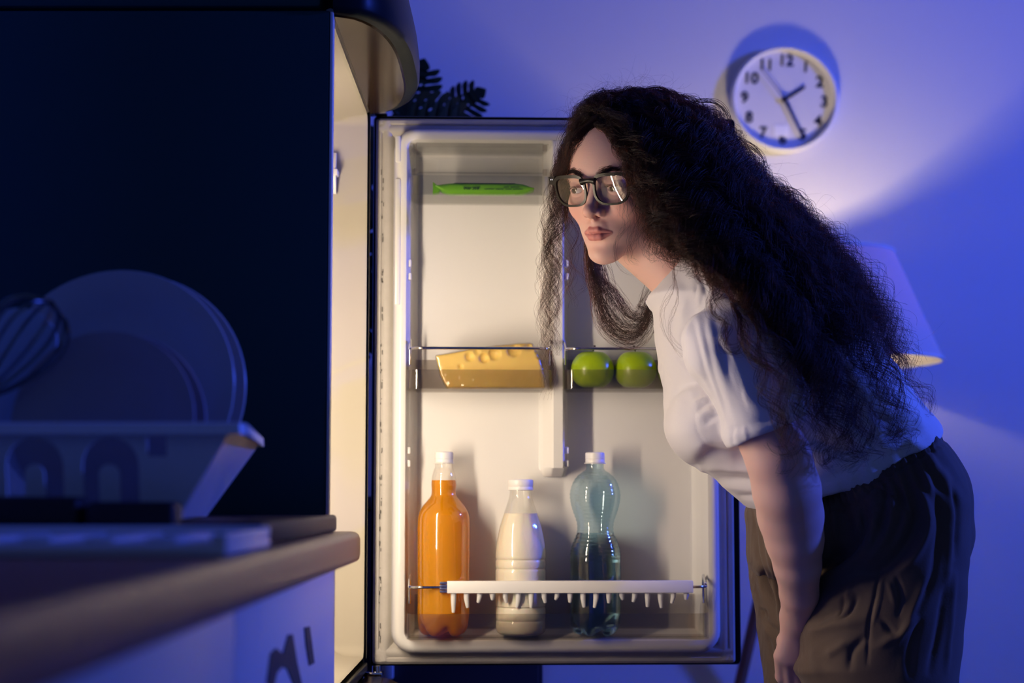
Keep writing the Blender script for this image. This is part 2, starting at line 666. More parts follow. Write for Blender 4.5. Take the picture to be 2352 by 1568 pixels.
def bin_geo(x0, x1, z0, z1, zs, yf, yb=-0.002, r=0.020, th=0.0022):
    """open tray; z1 front top, zs top at the sides' rear"""
    def plan(off):
        pts = [(x0 + off, yb - off)]
        m = 6
        for y in (yb - 0.02, yb - 0.035, yf + r + 0.01):
            pts.append((x0 + off, y))
        for k in range(m + 1):
            a = PI + PI / 2 * k / m
            pts.append((x0 + r + (r - off) * math.cos(a), yf + r + (r - off) * math.sin(a)))
        for k in range(m + 1):
            a = 1.5 * PI + PI / 2 * k / m
            pts.append((x1 - r + (r - off) * math.cos(a), yf + r + (r - off) * math.sin(a)))
        for y in (yf + r + 0.01, yb - 0.035, yb - 0.02):
            pts.append((x1 - off, y))
        pts.append((x1 - off, yb - off))
        return pts
    A, Bp = plan(0), plan(th)
    n = len(A)
    V, Fc = [], []

    def top(y):
        t = min(1, max(0, (y - yf - 0.012) / 0.045))
        t = t * t * (3 - 2 * t)
        return z1 + (zs - z1) * t
    for (x, y) in A:
        V += [(x, y, z0), (x, y, top(y))]
    for (x, y) in Bp:
        V += [(x, y, z0 + th), (x, y, top(y))]
    for k in range(n):
        j = (k + 1) % n
        a, b = 2 * k, 2 * j
        c, d = 2 * n + 2 * k, 2 * n + 2 * j
        Fc += [(a, b, b + 1, a + 1), (c, c + 1, d + 1, d), (a + 1, b + 1, d + 1, c + 1)]
    Fc.append(tuple(2 * k for k in range(n)))
    Fc.append(tuple(2 * n + 2 * k for k in range(n - 1, -1, -1)))
    return V, Fc


def rail_geo(x0, x1, zb, zw, yf, yr=-0.05, r=0.0023):
    c = 0.022
    zr = zw + 0.016
    pts = [(x0, yr, zb), (x0, yr, zr - 0.003), (x0 + 0.0005, yr - 0.003, zr), (x0 + 0.0005, yr - 0.012, zr - 0.006), (x0 + 0.001, yf + c, zw + 0.003)]
    for k in range(1, 7):
        a = PI + PI / 2 * k / 6
        pts.append((x0 + c + c * math.cos(a), yf + c + c * math.sin(a), zw))
    for k in range(7):
        a = 1.5 * PI + PI / 2 * k / 6
        pts.append((x1 - c + c * math.cos(a), yf + c + c * math.sin(a), zw))
    pts += [(x1 - 0.001, yf + c, zw + 0.003), (x1 - 0.0005, yr - 0.012, zr - 0.006), (x1 - 0.0005, yr - 0.003, zr), (x1, yr, zr - 0.003), (x1, yr, zb)]
    return tube(pts, r, 10)


YBF = -0.100
BINS = {}
for nm, (l, r, t, b, s) in {'cheese': (934, 1271, 848, 893, 822), 'apple': (1296, 1632, 848, 893, 822), 'snack': (938, 1266, 402, 449, 385)}.items():
    x0, za = DL(l, t, YBF)
    x1, zb = DL(r, b, YBF)
    zs = DL(l, s, -0.04)[1]
    BINS[nm] = (x0, x1, zb, za)
    dpart('door_bin', bin_geo(x0, x1, zb, za, zs, YBF), MATS['smoky_plastic'] if nm != 'snack' else MATS['clear_plastic'],
          label={'cheese': 'smoky clear bin holding the cheese', 'apple': 'smoky clear bin holding the apples', 'snack': 'clear bin holding the green snack'}[nm])
    if nm != 'snack':
        zw = DL(1100, 799, YBF)[1]
        dpart('chrome_rail', rail_geo(x0 + 0.004, x1 - 0.003, zs - 0.012, zw, YBF + 0.002), MATS['chrome'], label='chrome rail round the bin')
    else:
        zt2 = DL(1100, 327, YBF)[1]
        V, Fc = bin_geo(x0 + 0.003, x1 - 0.003, za + 0.003, zt2, zt2, YBF + 0.003)
        g_ = rbox(x0 + 0.003, x1 - 0.003, YBF + 0.006, -0.003, zt2 - 0.002, zt2, 0.0008)
        fp = rbox(x0 + 0.012, x1 - 0.012, YBF + 0.003, YBF + 0.0052, za + 0.004, zt2, 0.0008)
        dpart('bin_lid', join(g_, fp), MATS['clear_plastic'], label='clear flap over the top bin')
        for x in (x0 + 0.006, x1 - 0.013):
            for z in (za + 0.002, zt2 - 0.012):
                dpart('lid_hinge', rbox(x, x + 0.007, YBF + 0.004, YBF + 0.012, z, z + 0.010, 0.001), MATS['smoky_plastic'])
# bottom tray and its chrome rail with the white bottle retainer
x0, za = DL(934, 1410, YBF)
x1, zb = DL(1632, 1467, YBF)
zs = DL(940, 1368, -0.05)[1]
BINS['bottle'] = (x0, x1, zb, za)
dpart('bottle_tray', bin_geo(x0, x1, zb, za, zs, YBF), MATS['smoky_plastic'], label='smoky clear tray under the bottles')
zw = DL(1300, 1348, YBF)[1]
dpart('chrome_rail', rail_geo(x0 + 0.003, x1 - 0.003, zs - 0.012, zw, YBF + 0.002, r=0.0023), MATS['chrome'], label='chrome rail across the bottles')
# retainer bar
bx0, bzt = DL(1027, 1334, YBF - 0.004)
bx1, bzb = DL(1592, 1361, YBF - 0.004)
bar = [rbox(bx0, bx1, YBF - 0.006, YBF + 0.008, bzb, bzt, 0.0012)]
dpart('bottle_retainer', join(*bar), MATS['white_plastic'], label='white bottle retainer bar clipped to the rail')
npr = 19
for k in range(npr):
    x = bx0 + 0.010 + (bx1 - bx0 - 0.02) * k / (npr - 1)
    L = 0.010 + 0.014 * abs(math.sin(0.62 * k + 1.3)) ** 2
    if k == 0:
        L = 0.030
    bend = 0.0022 * math.sin(k * 2.1)
    y = YBF + 0.003
    dpart('retainer_prong', tube([(x, y, bzb + 0.003), (x, y, bzb - L * 0.4), (x + bend, y + 0.004, bzb - L)], [0.0048, 0.0042, 0.0026], 10), MATS['white_plastic'])
mat('clip_navy', (0.05, 0.06, 0.16), 0.3)
cl = [rbox(bx0 - 0.0115, bx0, YBF - 0.004, YBF + 0.006, bzb + 0.001 + k * 0.0044, bzb + 0.0044 + k * 0.0044, 0.0009) for k in range(4)]
dpart('retainer_clip', join(*cl), MATS['clip_navy'], label='dark ribbed clip at the retainer end')
# hinge under the door
hp = P(838, 1546, 2.80)
part(fr, 'hinge', join(rbox(hp.x - 0.012, hp.x + 0.028, hp.y - 0.012, hp.y + 0.02, hp.z - 0.004, hp.z + 0.003, 0.0015), shift(lathe([(0.007, -0.006), (0.007, 0.012)], 14), hp + Vector((0.018, 0.0, 0))),
                       shift(lathe([(0.005, -0.02), (0.006, 0.004)], 12), hp + Vector((-0.006, -0.006, 0)))), MATS['chrome'], label='steel hinge below the open door')
ht = P(846, 262, 2.82)
part(fr, 'hinge', join(rbox(ht.x - 0.014, ht.x + 0.03, ht.y - 0.015, ht.y + 0.02, ht.z, ht.z + 0.005, 0.0015)), MATS['chrome'], label='steel hinge above the open door')
# ------------------------------------------------------------------ signed-distance tools
def smin(a, b, k):
    h = np.clip(0.5 + 0.5 * (b - a) / k, 0, 1)
    return b + (a - b) * h - k * h * (1 - h)


def smax(a, b, k):
    return -smin(-a, -b, k)


def s_ell(X, Y, Z, c, r):
    x, y, z = (X - c[0]) / r[0], (Y - c[1]) / r[1], (Z - c[2]) / r[2]
    k0 = np.sqrt(x * x + y * y + z * z)
    k1 = np.sqrt((x / r[0]) ** 2 + (y / r[1]) ** 2 + (z / r[2]) ** 2) + 1e-9
    return k0 * (k0 - 1) / k1


def s_cap(X, Y, Z, a, b, ra, rb):
    ab = np.array(b, float) - np.array(a, float)
    px, py, pz = X - a[0], Y - a[1], Z - a[2]
    t = np.clip((px * ab[0] + py * ab[1] + pz * ab[2]) / (ab @ ab + 1e-12), 0, 1)
    return np.sqrt((px - t * ab[0]) ** 2 + (py - t * ab[1]) ** 2 + (pz - t * ab[2]) ** 2) - (ra + (rb - ra) * t)


def s_chain(X, Y, Z, pts, k=0.01):
    d = None
    for (a, ra), (b, rb) in zip(pts[:-1], pts[1:]):
        e = s_cap(X, Y, Z, a, b, ra, rb)
        d = e if d is None else smin(d, e, k)
    return d


def poly_sd(x, z, poly):
    """signed distance to a polygon (negative inside), x and z 1-D arrays"""
    d = np.full(x.shape, 1e9)
    ins = np.zeros(x.shape, bool)
    n = len(poly)
    for i in range(n):
        ax, az = poly[i]
        bx, bz = poly[(i + 1) % n]
        ex, ez = bx - ax, bz - az
        t = np.clip(((x - ax) * ex + (z - az) * ez) / (ex * ex + ez * ez + 1e-12), 0, 1)
        d = np.minimum(d, (x - ax - t * ex) ** 2 + (z - az - t * ez) ** 2)
        c = (az > z) != (bz > z)
        xi = ax + (z - az) / (ez if abs(ez) > 1e-12 else 1e-12) * ex
        ins ^= c & (x < xi)
    d = np.sqrt(d)
    return np.where(ins, -d, d)


def spline2(pts, n=6):
    """closed Catmull-Rom polygon"""
    m = len(pts)
    out = []
    for i in range(m):
        a, b, c, d = [np.array(pts[(i + k) % m], float) for k in (-1, 0, 1, 2)]
        for k in range(n):
            t = k / n
            out.append(tuple(0.5 * ((2 * b) + (c - a) * t + (2 * a - 5 * b + 4 * c - d) * t * t + (3 * b - a - 3 * c + d) * t ** 3)))
    return out


def s_puff(X, Y, Z, poly, yc, R, T):
    """a rounded solid with outline poly in xz: half thickness T, edge rounding reach R"""
    shp = np.broadcast_shapes(X.shape, Y.shape, Z.shape)
    xz_x, xz_z = np.broadcast_arrays(X[:, :1, :] if X.ndim == 3 else X, Z[:, :1, :] if Z.ndim == 3 else Z)
    d2 = poly_sd(xz_x.ravel(), xz_z.ravel(), poly).reshape(xz_x.shape)
    ins = np.clip(-d2, 0, R)
    h = T * np.sqrt(np.clip(1 - (1 - ins / R) ** 2, 0, 1))
    dy = np.abs(Y - yc)
    inside = (dy - h) * np.clip(R / T, 0.3, 1.0) * 0.8
    out = np.sqrt(np.clip(d2, 0, None) ** 2 + dy ** 2)
    return np.where(d2 > 0, out, np.maximum(inside, d2)).astype(np.float32) if True else None


class Grid:
    def __init__(s, lo, hi, h):
        s.lo, s.h = np.array(lo, float), h
        n = np.ceil((np.array(hi) - s.lo) / h).astype(int) + 1
        s.v = np.full(n, 1.0, np.float32)
        s.ax = [s.lo[i] + np.arange(n[i]) * h for i in range(3)]

    def box(s, lo, hi):
        sl = []
        for i in range(3):
            a = int(np.clip(np.floor((lo[i] - s.lo[i]) / s.h), 0, s.v.shape[i]))
            b = int(np.clip(np.ceil((hi[i] - s.lo[i]) / s.h) + 1, 0, s.v.shape[i]))
            sl.append(slice(a, max(a, b)))
        sl = tuple(sl)
        X, Y, Z = [s.ax[i][sl[i]].reshape([-1 if j == i else 1 for j in range(3)]) for i in range(3)]
        return sl, X, Y, Z

    def add(s, fn, lo, hi, k=0.0, mode='u', pad=0.03):
        lo, hi = np.array(lo) - pad, np.array(hi) + pad
        sl, X, Y, Z = s.box(lo, hi)
        if 0 in s.v[sl].shape:
            return
        d = np.broadcast_to(fn(X, Y, Z), s.v[sl].shape)
        a = s.v[sl]
        if mode == 'u':
            s.v[sl] = smin(a, d, k) if k > 0 else np.minimum(a, d)
        else:
            s.v[sl] = smax(a, -d, k) if k > 0 else np.maximum(a, -d)


def nets(G):
    v, h = G.v, G.h
    ins = v < 0
    c = np.zeros(tuple(x - 1 for x in v.shape), np.int8)
    sh = [(i, j, k) for i in (0, 1) for j in (0, 1) for k in (0, 1)]
    nx, ny, nz = c.shape
    for i, j, k in sh:
        c += ins[i:i + nx, j:j + ny, k:k + nz]
    act = np.argwhere((c > 0) & (c < 8))
    idx = np.full(c.shape, -1, np.int32)
    idx[tuple(act.T)] = np.arange(len(act))
    vals = {s: v[act[:, 0] + s[0], act[:, 1] + s[1], act[:, 2] + s[2]] for s in sh}
    pos = np.zeros((len(act), 3))
    cnt = np.zeros(len(act))
    for s in sh:
        for ax in range(3):
            if s[ax] == 0:
                t = list(s)
                t[ax] = 1
                a, b = vals[s], vals[tuple(t)]
                m = (a < 0) != (b < 0)
                f = np.where(m, a / np.where(np.abs(a - b) < 1e-12, 1, a - b), 0)
                p = np.repeat(np.array([s], float), len(act), 0)
                p[:, ax] += f
                pos[m] += p[m]
                cnt[m] += 1
    V = G.lo + (act + pos / np.maximum(cnt, 1)[:, None]) * h
    F = []
    for ax in range(3):
        o1, o2 = [(1, 2), (2, 0), (0, 1)][ax]
        sl0 = [slice(None)] * 3
        sl1 = [slice(None)] * 3
        sl0[ax] = slice(0, -1)
        sl1[ax] = slice(1, None)
        a, b = ins[tuple(sl0)], ins[tuple(sl1)]
        e = np.argwhere(a != b)
        ok = (e[:, o1] > 0) & (e[:, o2] > 0) & (e[:, o1] < v.shape[o1] - 1) & (e[:, o2] < v.shape[o2] - 1)
        e = e[ok]
        flip = ins[tuple(e.T)]
        q = []
        for d1, d2 in ((-1, -1), (0, -1), (0, 0), (-1, 0)):
            p = e.copy()
            p[:, o1] += d1
            p[:, o2] += d2
            q.append(idx[tuple(p.T)])
        q = np.stack(q, 1)
        q[~flip] = q[~flip][:, ::-1]
        F.append(q)
    return V, np.concatenate(F)


def vnormals(V, F):
    n = np.cross(V[F[:, 2]] - V[F[:, 0]], V[F[:, 3]] - V[F[:, 1]])
    N = np.zeros_like(V)
    for k in range(4):
        np.add.at(N, F[:, k], n)
    return N / (np.linalg.norm(N, axis=1, keepdims=True) + 1e-12)


def relax(V, F, it=2, lam=0.5):
    for _ in range(it):
        S = np.zeros_like(V)
        C = np.zeros(len(V))
        for k in range(4):
            a, b = F[:, k], F[:, (k + 1) % 4]
            np.add.at(S, a, V[b])
            np.add.at(C, a, 1)
            np.add.at(S, b, V[a])
            np.add.at(C, b, 1)
        V = V + lam * (S / np.maximum(C, 1)[:, None] - V)
    return V


def np_mesh(name, V, F, m, parent_loc, smooth=True):
    me = bpy.data.meshes.new(name)
    V = V - np.array(parent_loc)
    me.vertices.add(len(V))
    me.vertices.foreach_set('co', V.astype(np.float32).ravel())
    k = F.shape[1]
    me.loops.add(F.size)
    me.loops.foreach_set('vertex_index', F.astype(np.int32).ravel())
    me.polygons.add(len(F))
    me.polygons.foreach_set('loop_start', np.arange(0, F.size, k, dtype=np.int32))
    me.update(calc_edges=True)
    me.validate()
    for x in (m if isinstance(m, (list, tuple)) else [m]):
        me.materials.append(x)
    if smooth:
        me.shade_smooth()
    return me


# ------------------------------------------------------------------ food in the door
YBT = -0.052
SPX = FPX / DW(0.3, YBT, 0.2).y / math.cos(0.01)      # pixels per metre at the bottles
x0t, x1t, zbt, zat = BINS['bottle']


def bottle(name, label, px, base_y, prof, level, shell, liquid, cap_rows, petal, ribs=None, capmat='white_plastic'):
    x, _ = DL(px, 1400, YBT)
    z = zbt + 0.0026
    r_ = root(name, label, 'bottle', DW(x, YBT, z), rotz=ANG)
    pf = [(r / SPX, (base_y - y) / SPX) for r, y in prof][::-1]
    # resample
    pts = smooth_path([(r, 0, h) for r, h in pf], 5)
    pf = [(max(0.002, p.x), max(0, p.z)) for p in pts]

    def md(a, h, r):
        if ribs:
            r = r + ribs(a, h)
        if petal and h < 0.034:
            t = 1 - h / 0.034
            g = (0.5 + 0.5 * math.cos(5 * a + 0.9)) ** 2
            return (r * (1 - 0.10 * t * g), h + g * t * t * 0.015)
        return r
    part(r_, 'bottle_shell', lathe(pf, 64 if (petal or ribs) else 40, md), shell, world=False, smooth=60)
    lv = (base_y - level) / SPX
    lq = [(max(0.0015, r - 0.0009), h) for r, h in pf if h <= lv]
    lq[0] = (lq[0][0], 0.0008)
    lq = [(r, max(0.0008, h)) for r, h in lq]
    rl = lq[-1][0]
    lq.append((rl, lv))
    part(r_, 'liquid', lathe(lq, 64, md), liquid, world=False, smooth=60)
    cp = [(r / SPX, (base_y - y) / SPX) for r, y in cap_rows][::-1]
    part(r_, 'cap', lathe(cp, 48, lambda a, h, r: r * (1 + 0.010 * (1 if math.sin(48 * a) > 0 else 0)) if False else r), MATS[capmat], world=False, smooth=35)
    return r_


mat('orange_drink', lin(236, 165, 0), 0.5, sss=0.0, spec=0.3)
nt = MATS['orange_drink'].node_tree
bs = nt.nodes['Principled BSDF']
tl = nt.nodes.new('ShaderNodeBsdfTranslucent')
tl.inputs[0].default_value = (*lin(246, 176, 0), 1)
mxs = nt.nodes.new('ShaderNodeMixShader')
mxs.inputs[0].default_value = 0.45
nt.links.new(bs.outputs[0], mxs.inputs[1])
nt.links.new(tl.outputs[0], mxs.inputs[2])
nt.links.new(mxs.outputs[0], nt.nodes['Material Output'].inputs[0])
mat('milk', lin(240, 232, 214), 0.45, sss=0.25)
mat('water', (0.62, 0.80, 0.88), 0.0, trans=1.0, ior=1.33)
bottle('juice_bottle', 'plastic bottle of orange drink standing at the hinge end of the door tray', 1018.5, 1463,
       [(19, 1060), (20, 1076), (20.5, 1083), (24, 1092), (27.5, 1108), (29, 1122), (28.2, 1136), (30, 1147), (38, 1158), (48, 1170), (56, 1183), (59.5, 1197), (60.5, 1215), (60.5, 1260), (60, 1330), (60, 1400), (59.5, 1425), (57, 1445), (50, 1458), (36, 1463)],
       1112, MATS['bottle_clear'], MATS['orange_drink'], [(17, 1047), (20.5, 1048.2), (21.5, 1051), (21.5, 1063), (20.6, 1064), (21.2, 1065.2), (21.2, 1071.5), (19.5, 1072), (23.4, 1072.3), (23.4, 1074), (19.8, 1074.3)], True)
bottle('milk_bottle', 'ribbed clear bottle of milk standing between the orange and blue bottles', 1196, 1463,
       [(24, 1124), (24.5, 1138), (25.5, 1148), (29, 1160), (34, 1175), (41, 1195), (48, 1216), (53.5, 1240), (57, 1264), (58, 1282), (57.6, 1288), (56, 1292), (57.6, 1296), (58, 1304), (57.4, 1309), (56, 1312.5), (57.6, 1316), (58, 1328), (57.6, 1390), (57.4, 1396), (55.8, 1399), (57.4, 1402), (57.8, 1420), (57, 1426), (56, 1429), (57.2, 1433), (57, 1445), (52, 1457), (38, 1463)],
       1187, MATS['bottle_clear'], MATS['milk'], [(26, 1110), (28.6, 1111.3), (29.3, 1114), (29.3, 1126), (28.6, 1127), (29.2, 1128), (29.2, 1134), (25, 1135)], False,
       ribs=lambda a, h: -0.0007 * (0.5 + 0.5 * math.cos(14 * a)) * math.exp(-((h - 0.165) / 0.022) ** 2))
bottle('water_bottle', 'blue tinted hourglass bottle half full of water in the door tray', 1368, 1463,
       [(19, 1062), (20, 1078), (20.5, 1086), (27, 1092), (37, 1099), (46, 1109), (53, 1123), (57, 1138), (57.6, 1150), (55.5, 1166), (51, 1182), (46, 1196), (42.2, 1208), (41, 1220), (42.5, 1232), (48, 1246), (54, 1260), (57.5, 1275), (58, 1290), (58, 1330), (57.6, 1400), (57.5, 1425), (56, 1444), (49, 1457), (34, 1463)],
       1231, MATS['bottle_blue'], MATS['water'], [(19, 1048), (21.3, 1049.2), (22.1, 1052), (22.1, 1063), (21.3, 1064), (22, 1065), (22, 1071), (20.5, 1071.6), (25, 1072.2), (25, 1074), (20, 1074.5)], True,
       ribs=lambda a, h: 0.0005 * math.sin(h * 1050 + 0.9 * math.cos(a)) * (1 if 0.115 < h < 0.262 else 0))

# apples
mat('apple_green', lin(150, 178, 22), 0.28, spec=0.5, var=(38, 0.16), sss=0.05)
mat('stem_brown', (0.05, 0.035, 0.015), 0.7)
ax0, ax1, azb, aza = BINS['apple']
for i, (px, lab, ry) in enumerate(((1361, 'green apple nearest the divider in the smoky bin', 0.3), (1460, 'green apple in the middle of the smoky bin', 1.9), (1559, 'green apple partly hidden behind the shirt front', 3.4))):
    x, _ = DL(px, 846, -0.056)
    r = 0.0345
    pf = []
    for k in range(25):
        t = PI * k / 24
        rr = r * math.sin(t) ** 0.86 * (1 + 0.05 * math.cos(t))
        zz = 0.0310 - 0.0310 * math.cos(t) if False else 0.0315 - 0.0315 * math.cos(t)
        zz += 0.010 * math.exp(-(rr / 0.010) ** 2) * (1 if k < 12 else -1) * (0.5 if k < 12 else 1)
        pf.append((max(rr, 0.0004), zz))
    r_ = root('apple', lab, 'apple', DW(x, -0.056, azb + 0.0026), group='green apples in the door bin', rotz=ry)
    part(r_, 'flesh', lathe(pf, 40, lambda a, h, q: q * (1 + 0.018 * math.cos(5 * a) * (1 - h / 0.063) + 0.012 * math.cos(2 * a + 1))), MATS['apple_green'], world=False, smooth=80)
    part(r_, 'stem', tube([(0, 0, 0.052), (0.001, 0, 0.061), (0.004, 0.001, 0.068), (0.0045, 0.001, 0.070)], [0.0011, 0.0012, 0.0016, 0.002], 8), MATS['stem_brown'], world=False)

# cheese
cx0, cx1, czb, cza = BINS['cheese']
YCH = -0.060
cpx = [(1001, 815), (1045, 808), (1090, 799), (1150, 792), (1200, 787), (1222, 787), (1229, 800), (1240, 826), (1249, 858), (1252, 889), (1140, 889), (1027, 889), (1012, 858)]
cq = [DL(a, b, YCH - 0.026) for a, b in cpx]
zmin = min(q[1] for q in cq)
cq = [(a, b - zmin) for a, b in cq]
Gc = Grid((cq[0][0] - 0.012, -0.04, -0.01), (cq[9][0] + 0.012, 0.04, 0.09), 0.0016)


def cheese_sd(off):
    def f(X, Y, Z):
        xx, zz = np.broadcast_arrays(X, Z)
        d2 = poly_sd(xx[:, 0, :].ravel(), zz[:, 0, :].ravel(), cq).reshape(xx.shape[0], 1, xx.shape[2])
        dy = np.abs(Y) - 0.024
        return smax(d2 + 0 * Y, dy + 0 * d2, 0.004) - off
    return f


Gc.add(cheese_sd(0.0), (-1, -1, -1), (1, 1, 1))
for px, py, rp, dep in ((1078, 818, 11, 0.5), (1112, 821, 11, 0.35), (1135, 812, 15, 0.55), (1180, 803, 17, 0.6), (1057, 841, 5, 0.2), (1095, 806, 9, 0.6), (1215, 795, 8, 0.4)):
    a, b = DL(px, py, YCH - 0.024)
    rr = rp / SPX
    c = (a, -0.024 - rr * dep, b - zmin)
    Gc.add(lambda X, Y, Z, c=c, rr=rr: np.sqrt((X - c[0]) ** 2 + (Y - c[1]) ** 2 + (Z - c[2]) ** 2) - rr * 1.15, np.array(c) - rr, np.array(c) + rr, 0.001, 'd', 0.01)
Vc, Fc_ = nets(Gc)
Vc = relax(Vc, Fc_, 2)
mat('cheese_yellow', lin(244, 208, 112), 0.42, spec=0.4, sss=0.12, var=(22, 0.12), bump=('noise', 70, 0.25))
mat('cheese_rind', lin(214, 150, 70), 0.6)
clear_mat('cling_film', (0.97, 0.96, 0.94), 0.09, 0.40, 0.20)
ch = root('cheese_wedge', 'wedge of holed yellow cheese wrapped in film in the door bin', 'cheese', DW(0, YCH, czb + 0.0027), rotz=ANG)
o = bpy.data.objects.new('cheese', np_mesh('cheese', Vc, Fc_, MATS['cheese_yellow'], (0, 0, 0)))
link(o, ch)
Gw = Grid((cq[0][0] - 0.012, -0.04, -0.01), (cq[9][0] + 0.012, 0.04, 0.09), 0.0026)
Gw.add(cheese_sd(0.0012), (-1, -1, -1), (1, 1, 1))
Vw, Fw = nets(Gw)
Vw = relax(Vw, Fw, 1)
Nw = vnormals(Vw, Fw)
wr = np.sin(Vw[:, 0] * 210 + Vw[:, 2] * 330) * np.sin(Vw[:, 2] * 190 - Vw[:, 0] * 120) + 0.6 * np.sin(Vw[:, 0] * 520 - Vw[:, 2] * 300)
lowz = np.clip(1 - Vw[:, 2] / 0.045, 0, 1)
Vw = Vw + Nw * (0.0003 + 0.0014 * np.clip(wr, 0, 2) * (0.25 + lowz))[:, None]
Vw[:, 2] = np.maximum(Vw[:, 2], 0.0002)
o = bpy.data.objects.new('cling_film', np_mesh('cling_film', Vw, Fw, MATS['cling_film'], (0, 0, 0)))
link(o, ch)
o['label'] = 'creased clear film round the cheese'

# green snack bar
mat('pack_green', lin(120, 190, 18), 0.3, spec=0.5)
mat('pack_print', (0.015, 0.03, 0.008), 0.5)
sx0, sx1, szb, sza = BINS['snack']
YS = -0.078
xa, _ = DL(1000, 435, YS)
xb_, _ = DL(1226, 435, YS)
xm, hl = (xa + xb_) / 2, (xb_ - xa) / 2
V, Fc = [], []
NS, NR = 26, 20
for i in range(NS + 1):
    s = -1 + 2 * i / NS
    e = abs(s)
    hh = 0.0088 * (1 - max(0, (e - 0.68) / 0.32) ** 1.6) + 0.0008
    ww = 0.0135 + 0.003 * max(0, (e - 0.75) / 0.25)
    tip = 0.004 * max(0, (-s - 0.8) / 0.2)
    for k in range(NR):
        a = 2 * PI * k / NR
        ca, sa = math.cos(a), math.sin(a)
        y = ww * math.copysign(abs(ca) ** 0.6, ca)
        z = hh * math.copysign(abs(sa) ** 0.75, sa)
        cr = 0.0006 * math.sin(i * 2.1 + k * 1.3) * (1 if e > 0.55 else 0.3)
        V.append((s * hl, y + cr, 0.0096 + z + cr + tip))
for i in range(NS):
    for k in range(NR):
        j = (k + 1) % NR
        Fc.append((i * NR + k, i * NR + j, (i + 1) * NR + j, (i + 1) * NR + k))
Fc.append(tuple(range(NR)))
Fc.append(tuple(NS * NR + k for k in range(NR)))
sn = root('snack_pack', 'green foil snack pack lying in the top door bin', 'snack', DW(xm, YS, szb + 0.0028), rotz=ANG)
part(sn, 'wrapper', (V, Fc), MATS['pack_green'], world=False, smooth=50)
fl = []
for k in range(9):
    xx = -hl - 0.004 + 0.0012 * k
    fl.append(rbox(xx, xx + 0.0011, -0.013, 0.010, 0.001 + 0.0003 * k, 0.0195 - 0.0009 * k, 0.0003, 1))
part(sn, 'crimped_end', join(*fl), MATS['pack_green'], world=False)
bd = []
for i in range(5, NS - 4):
    s = -1 + 2 * i / NS
    bd.append(s * hl)
V, Fc = [], []
for xx in bd:
    for a in np.linspace(0.25 * PI, 0.80 * PI, 8):
        ca, sa = math.cos(a), math.sin(a)
        V.append((xx, -0.0139 * math.copysign(abs(ca) ** 0.6, ca) - 0.0003, 0.0096 + 0.0100 * abs(sa) ** 0.75 + 0.0003))
n8 = 8
for i in range(len(bd) - 1):
    for k in range(n8 - 1):
        Fc.append((i * n8 + k, i * n8 + k + 1, (i + 1) * n8 + k + 1, (i + 1) * n8 + k))
part(sn, 'dark_band', (V, Fc), MATS['pack_print'], world=False, label='dark printed band along the top')
Mt = Matrix.Translation((DL(1082, 435, YS)[0] - xm, -0.0158, 0.0086)) @ Matrix.Rotation(PI, 4, 'Y') @ Matrix.Rotation(PI / 2, 4, 'X')
part(sn, 'lettering', xf(text_geo('eat me', 0.0092), Mt), MATS['pack_print'], world=False, smooth=0, label='upside down words eat me')
Mt = Matrix.Translation((DL(1150, 435, YS)[0] - xm, -0.0158, 0.0080)) @ Matrix.Rotation(PI, 4, 'Y') @ Matrix.Rotation(PI / 2, 4, 'X')
lines = [rbox(DL(p, 435, YS)[0] - xm, DL(p + w, 435, YS)[0] - xm, -0.0158, -0.0150, z, z + 0.0008) for p, w, z in ((1112, 22, 0.0078), (1138, 18, 0.0078), (1160, 14, 0.0078), (1178, 22, 0.0078), (1156, 12, 0.0112), (1172, 20, 0.0112))]
part(sn, 'small_print', join(*lines), MATS['pack_print'], world=False, smooth=0, kind='stuff')

# ------------------------------------------------------------------ wall clock
mat('clock_white', (0.80, 0.80, 0.80), 0.35)
mat('clock_face', (0.78, 0.77, 0.76), 0.6)
mat('clock_black', (0.01, 0.01, 0.012), 0.5)
mat('label_white', (0.95, 0.95, 0.95), 0.5)
cc = P(1800, 232, YW)
RC = 127 / FPX * (YW - 0.03)
ck = root('wall_clock', 'round white wall clock with black numerals on the bare wall', 'clock', (cc.x, YW - 0.001, cc.z))
RX = Matrix.Rotation(PI / 2, 4, 'X')          # z axis -> -y (towards the room)
TILT = Matrix.Rotation(math.radians(3.2), 4, 'Y')
cs = [(RC * 0.93, 0.0), (RC * 0.985, 0.004), (RC, 0.010), (RC * 0.995, 0.023), (RC * 0.975, 0.0285), (RC * 0.945, 0.030), (RC * 0.925, 0.027), (RC * 0.915, 0.020), (RC * 0.91, 0.010)]
part(ck, 'case', xf(lathe(cs, 64, cap1=False), RX), MATS['clock_white'], world=False, smooth=60)
part(ck, 'dial', xf(lathe([(0.001, 0.0105), (RC * 0.915, 0.0105)], 64, cap0=False, cap1=False), RX), MATS['clock_face'], world=False, smooth=0)
for h in range(1, 13):
    a = math.radians(30 * h)
    M = TILT @ Matrix.Translation((math.sin(a) * RC * 0.735, -0.0115, math.cos(a) * RC * 0.735)) @ RX
    part(ck, 'numeral', xf(text_geo(str(h), 0.042, 0.0004, bold=0.0012), M), MATS['clock_black'], world=False, smooth=0)


def hand(deg, L, back, w0, w1, z):
    g = prism([(-w0, -back), (w0, -back), (w0, L * 0.1), (w1, L), (-w1, L), (-w0, L * 0.1)], 'z', z, z + 0.0012)
    return xf(xf(g, RX), Matrix.Rotation(math.radians(deg), 4, 'Y'))


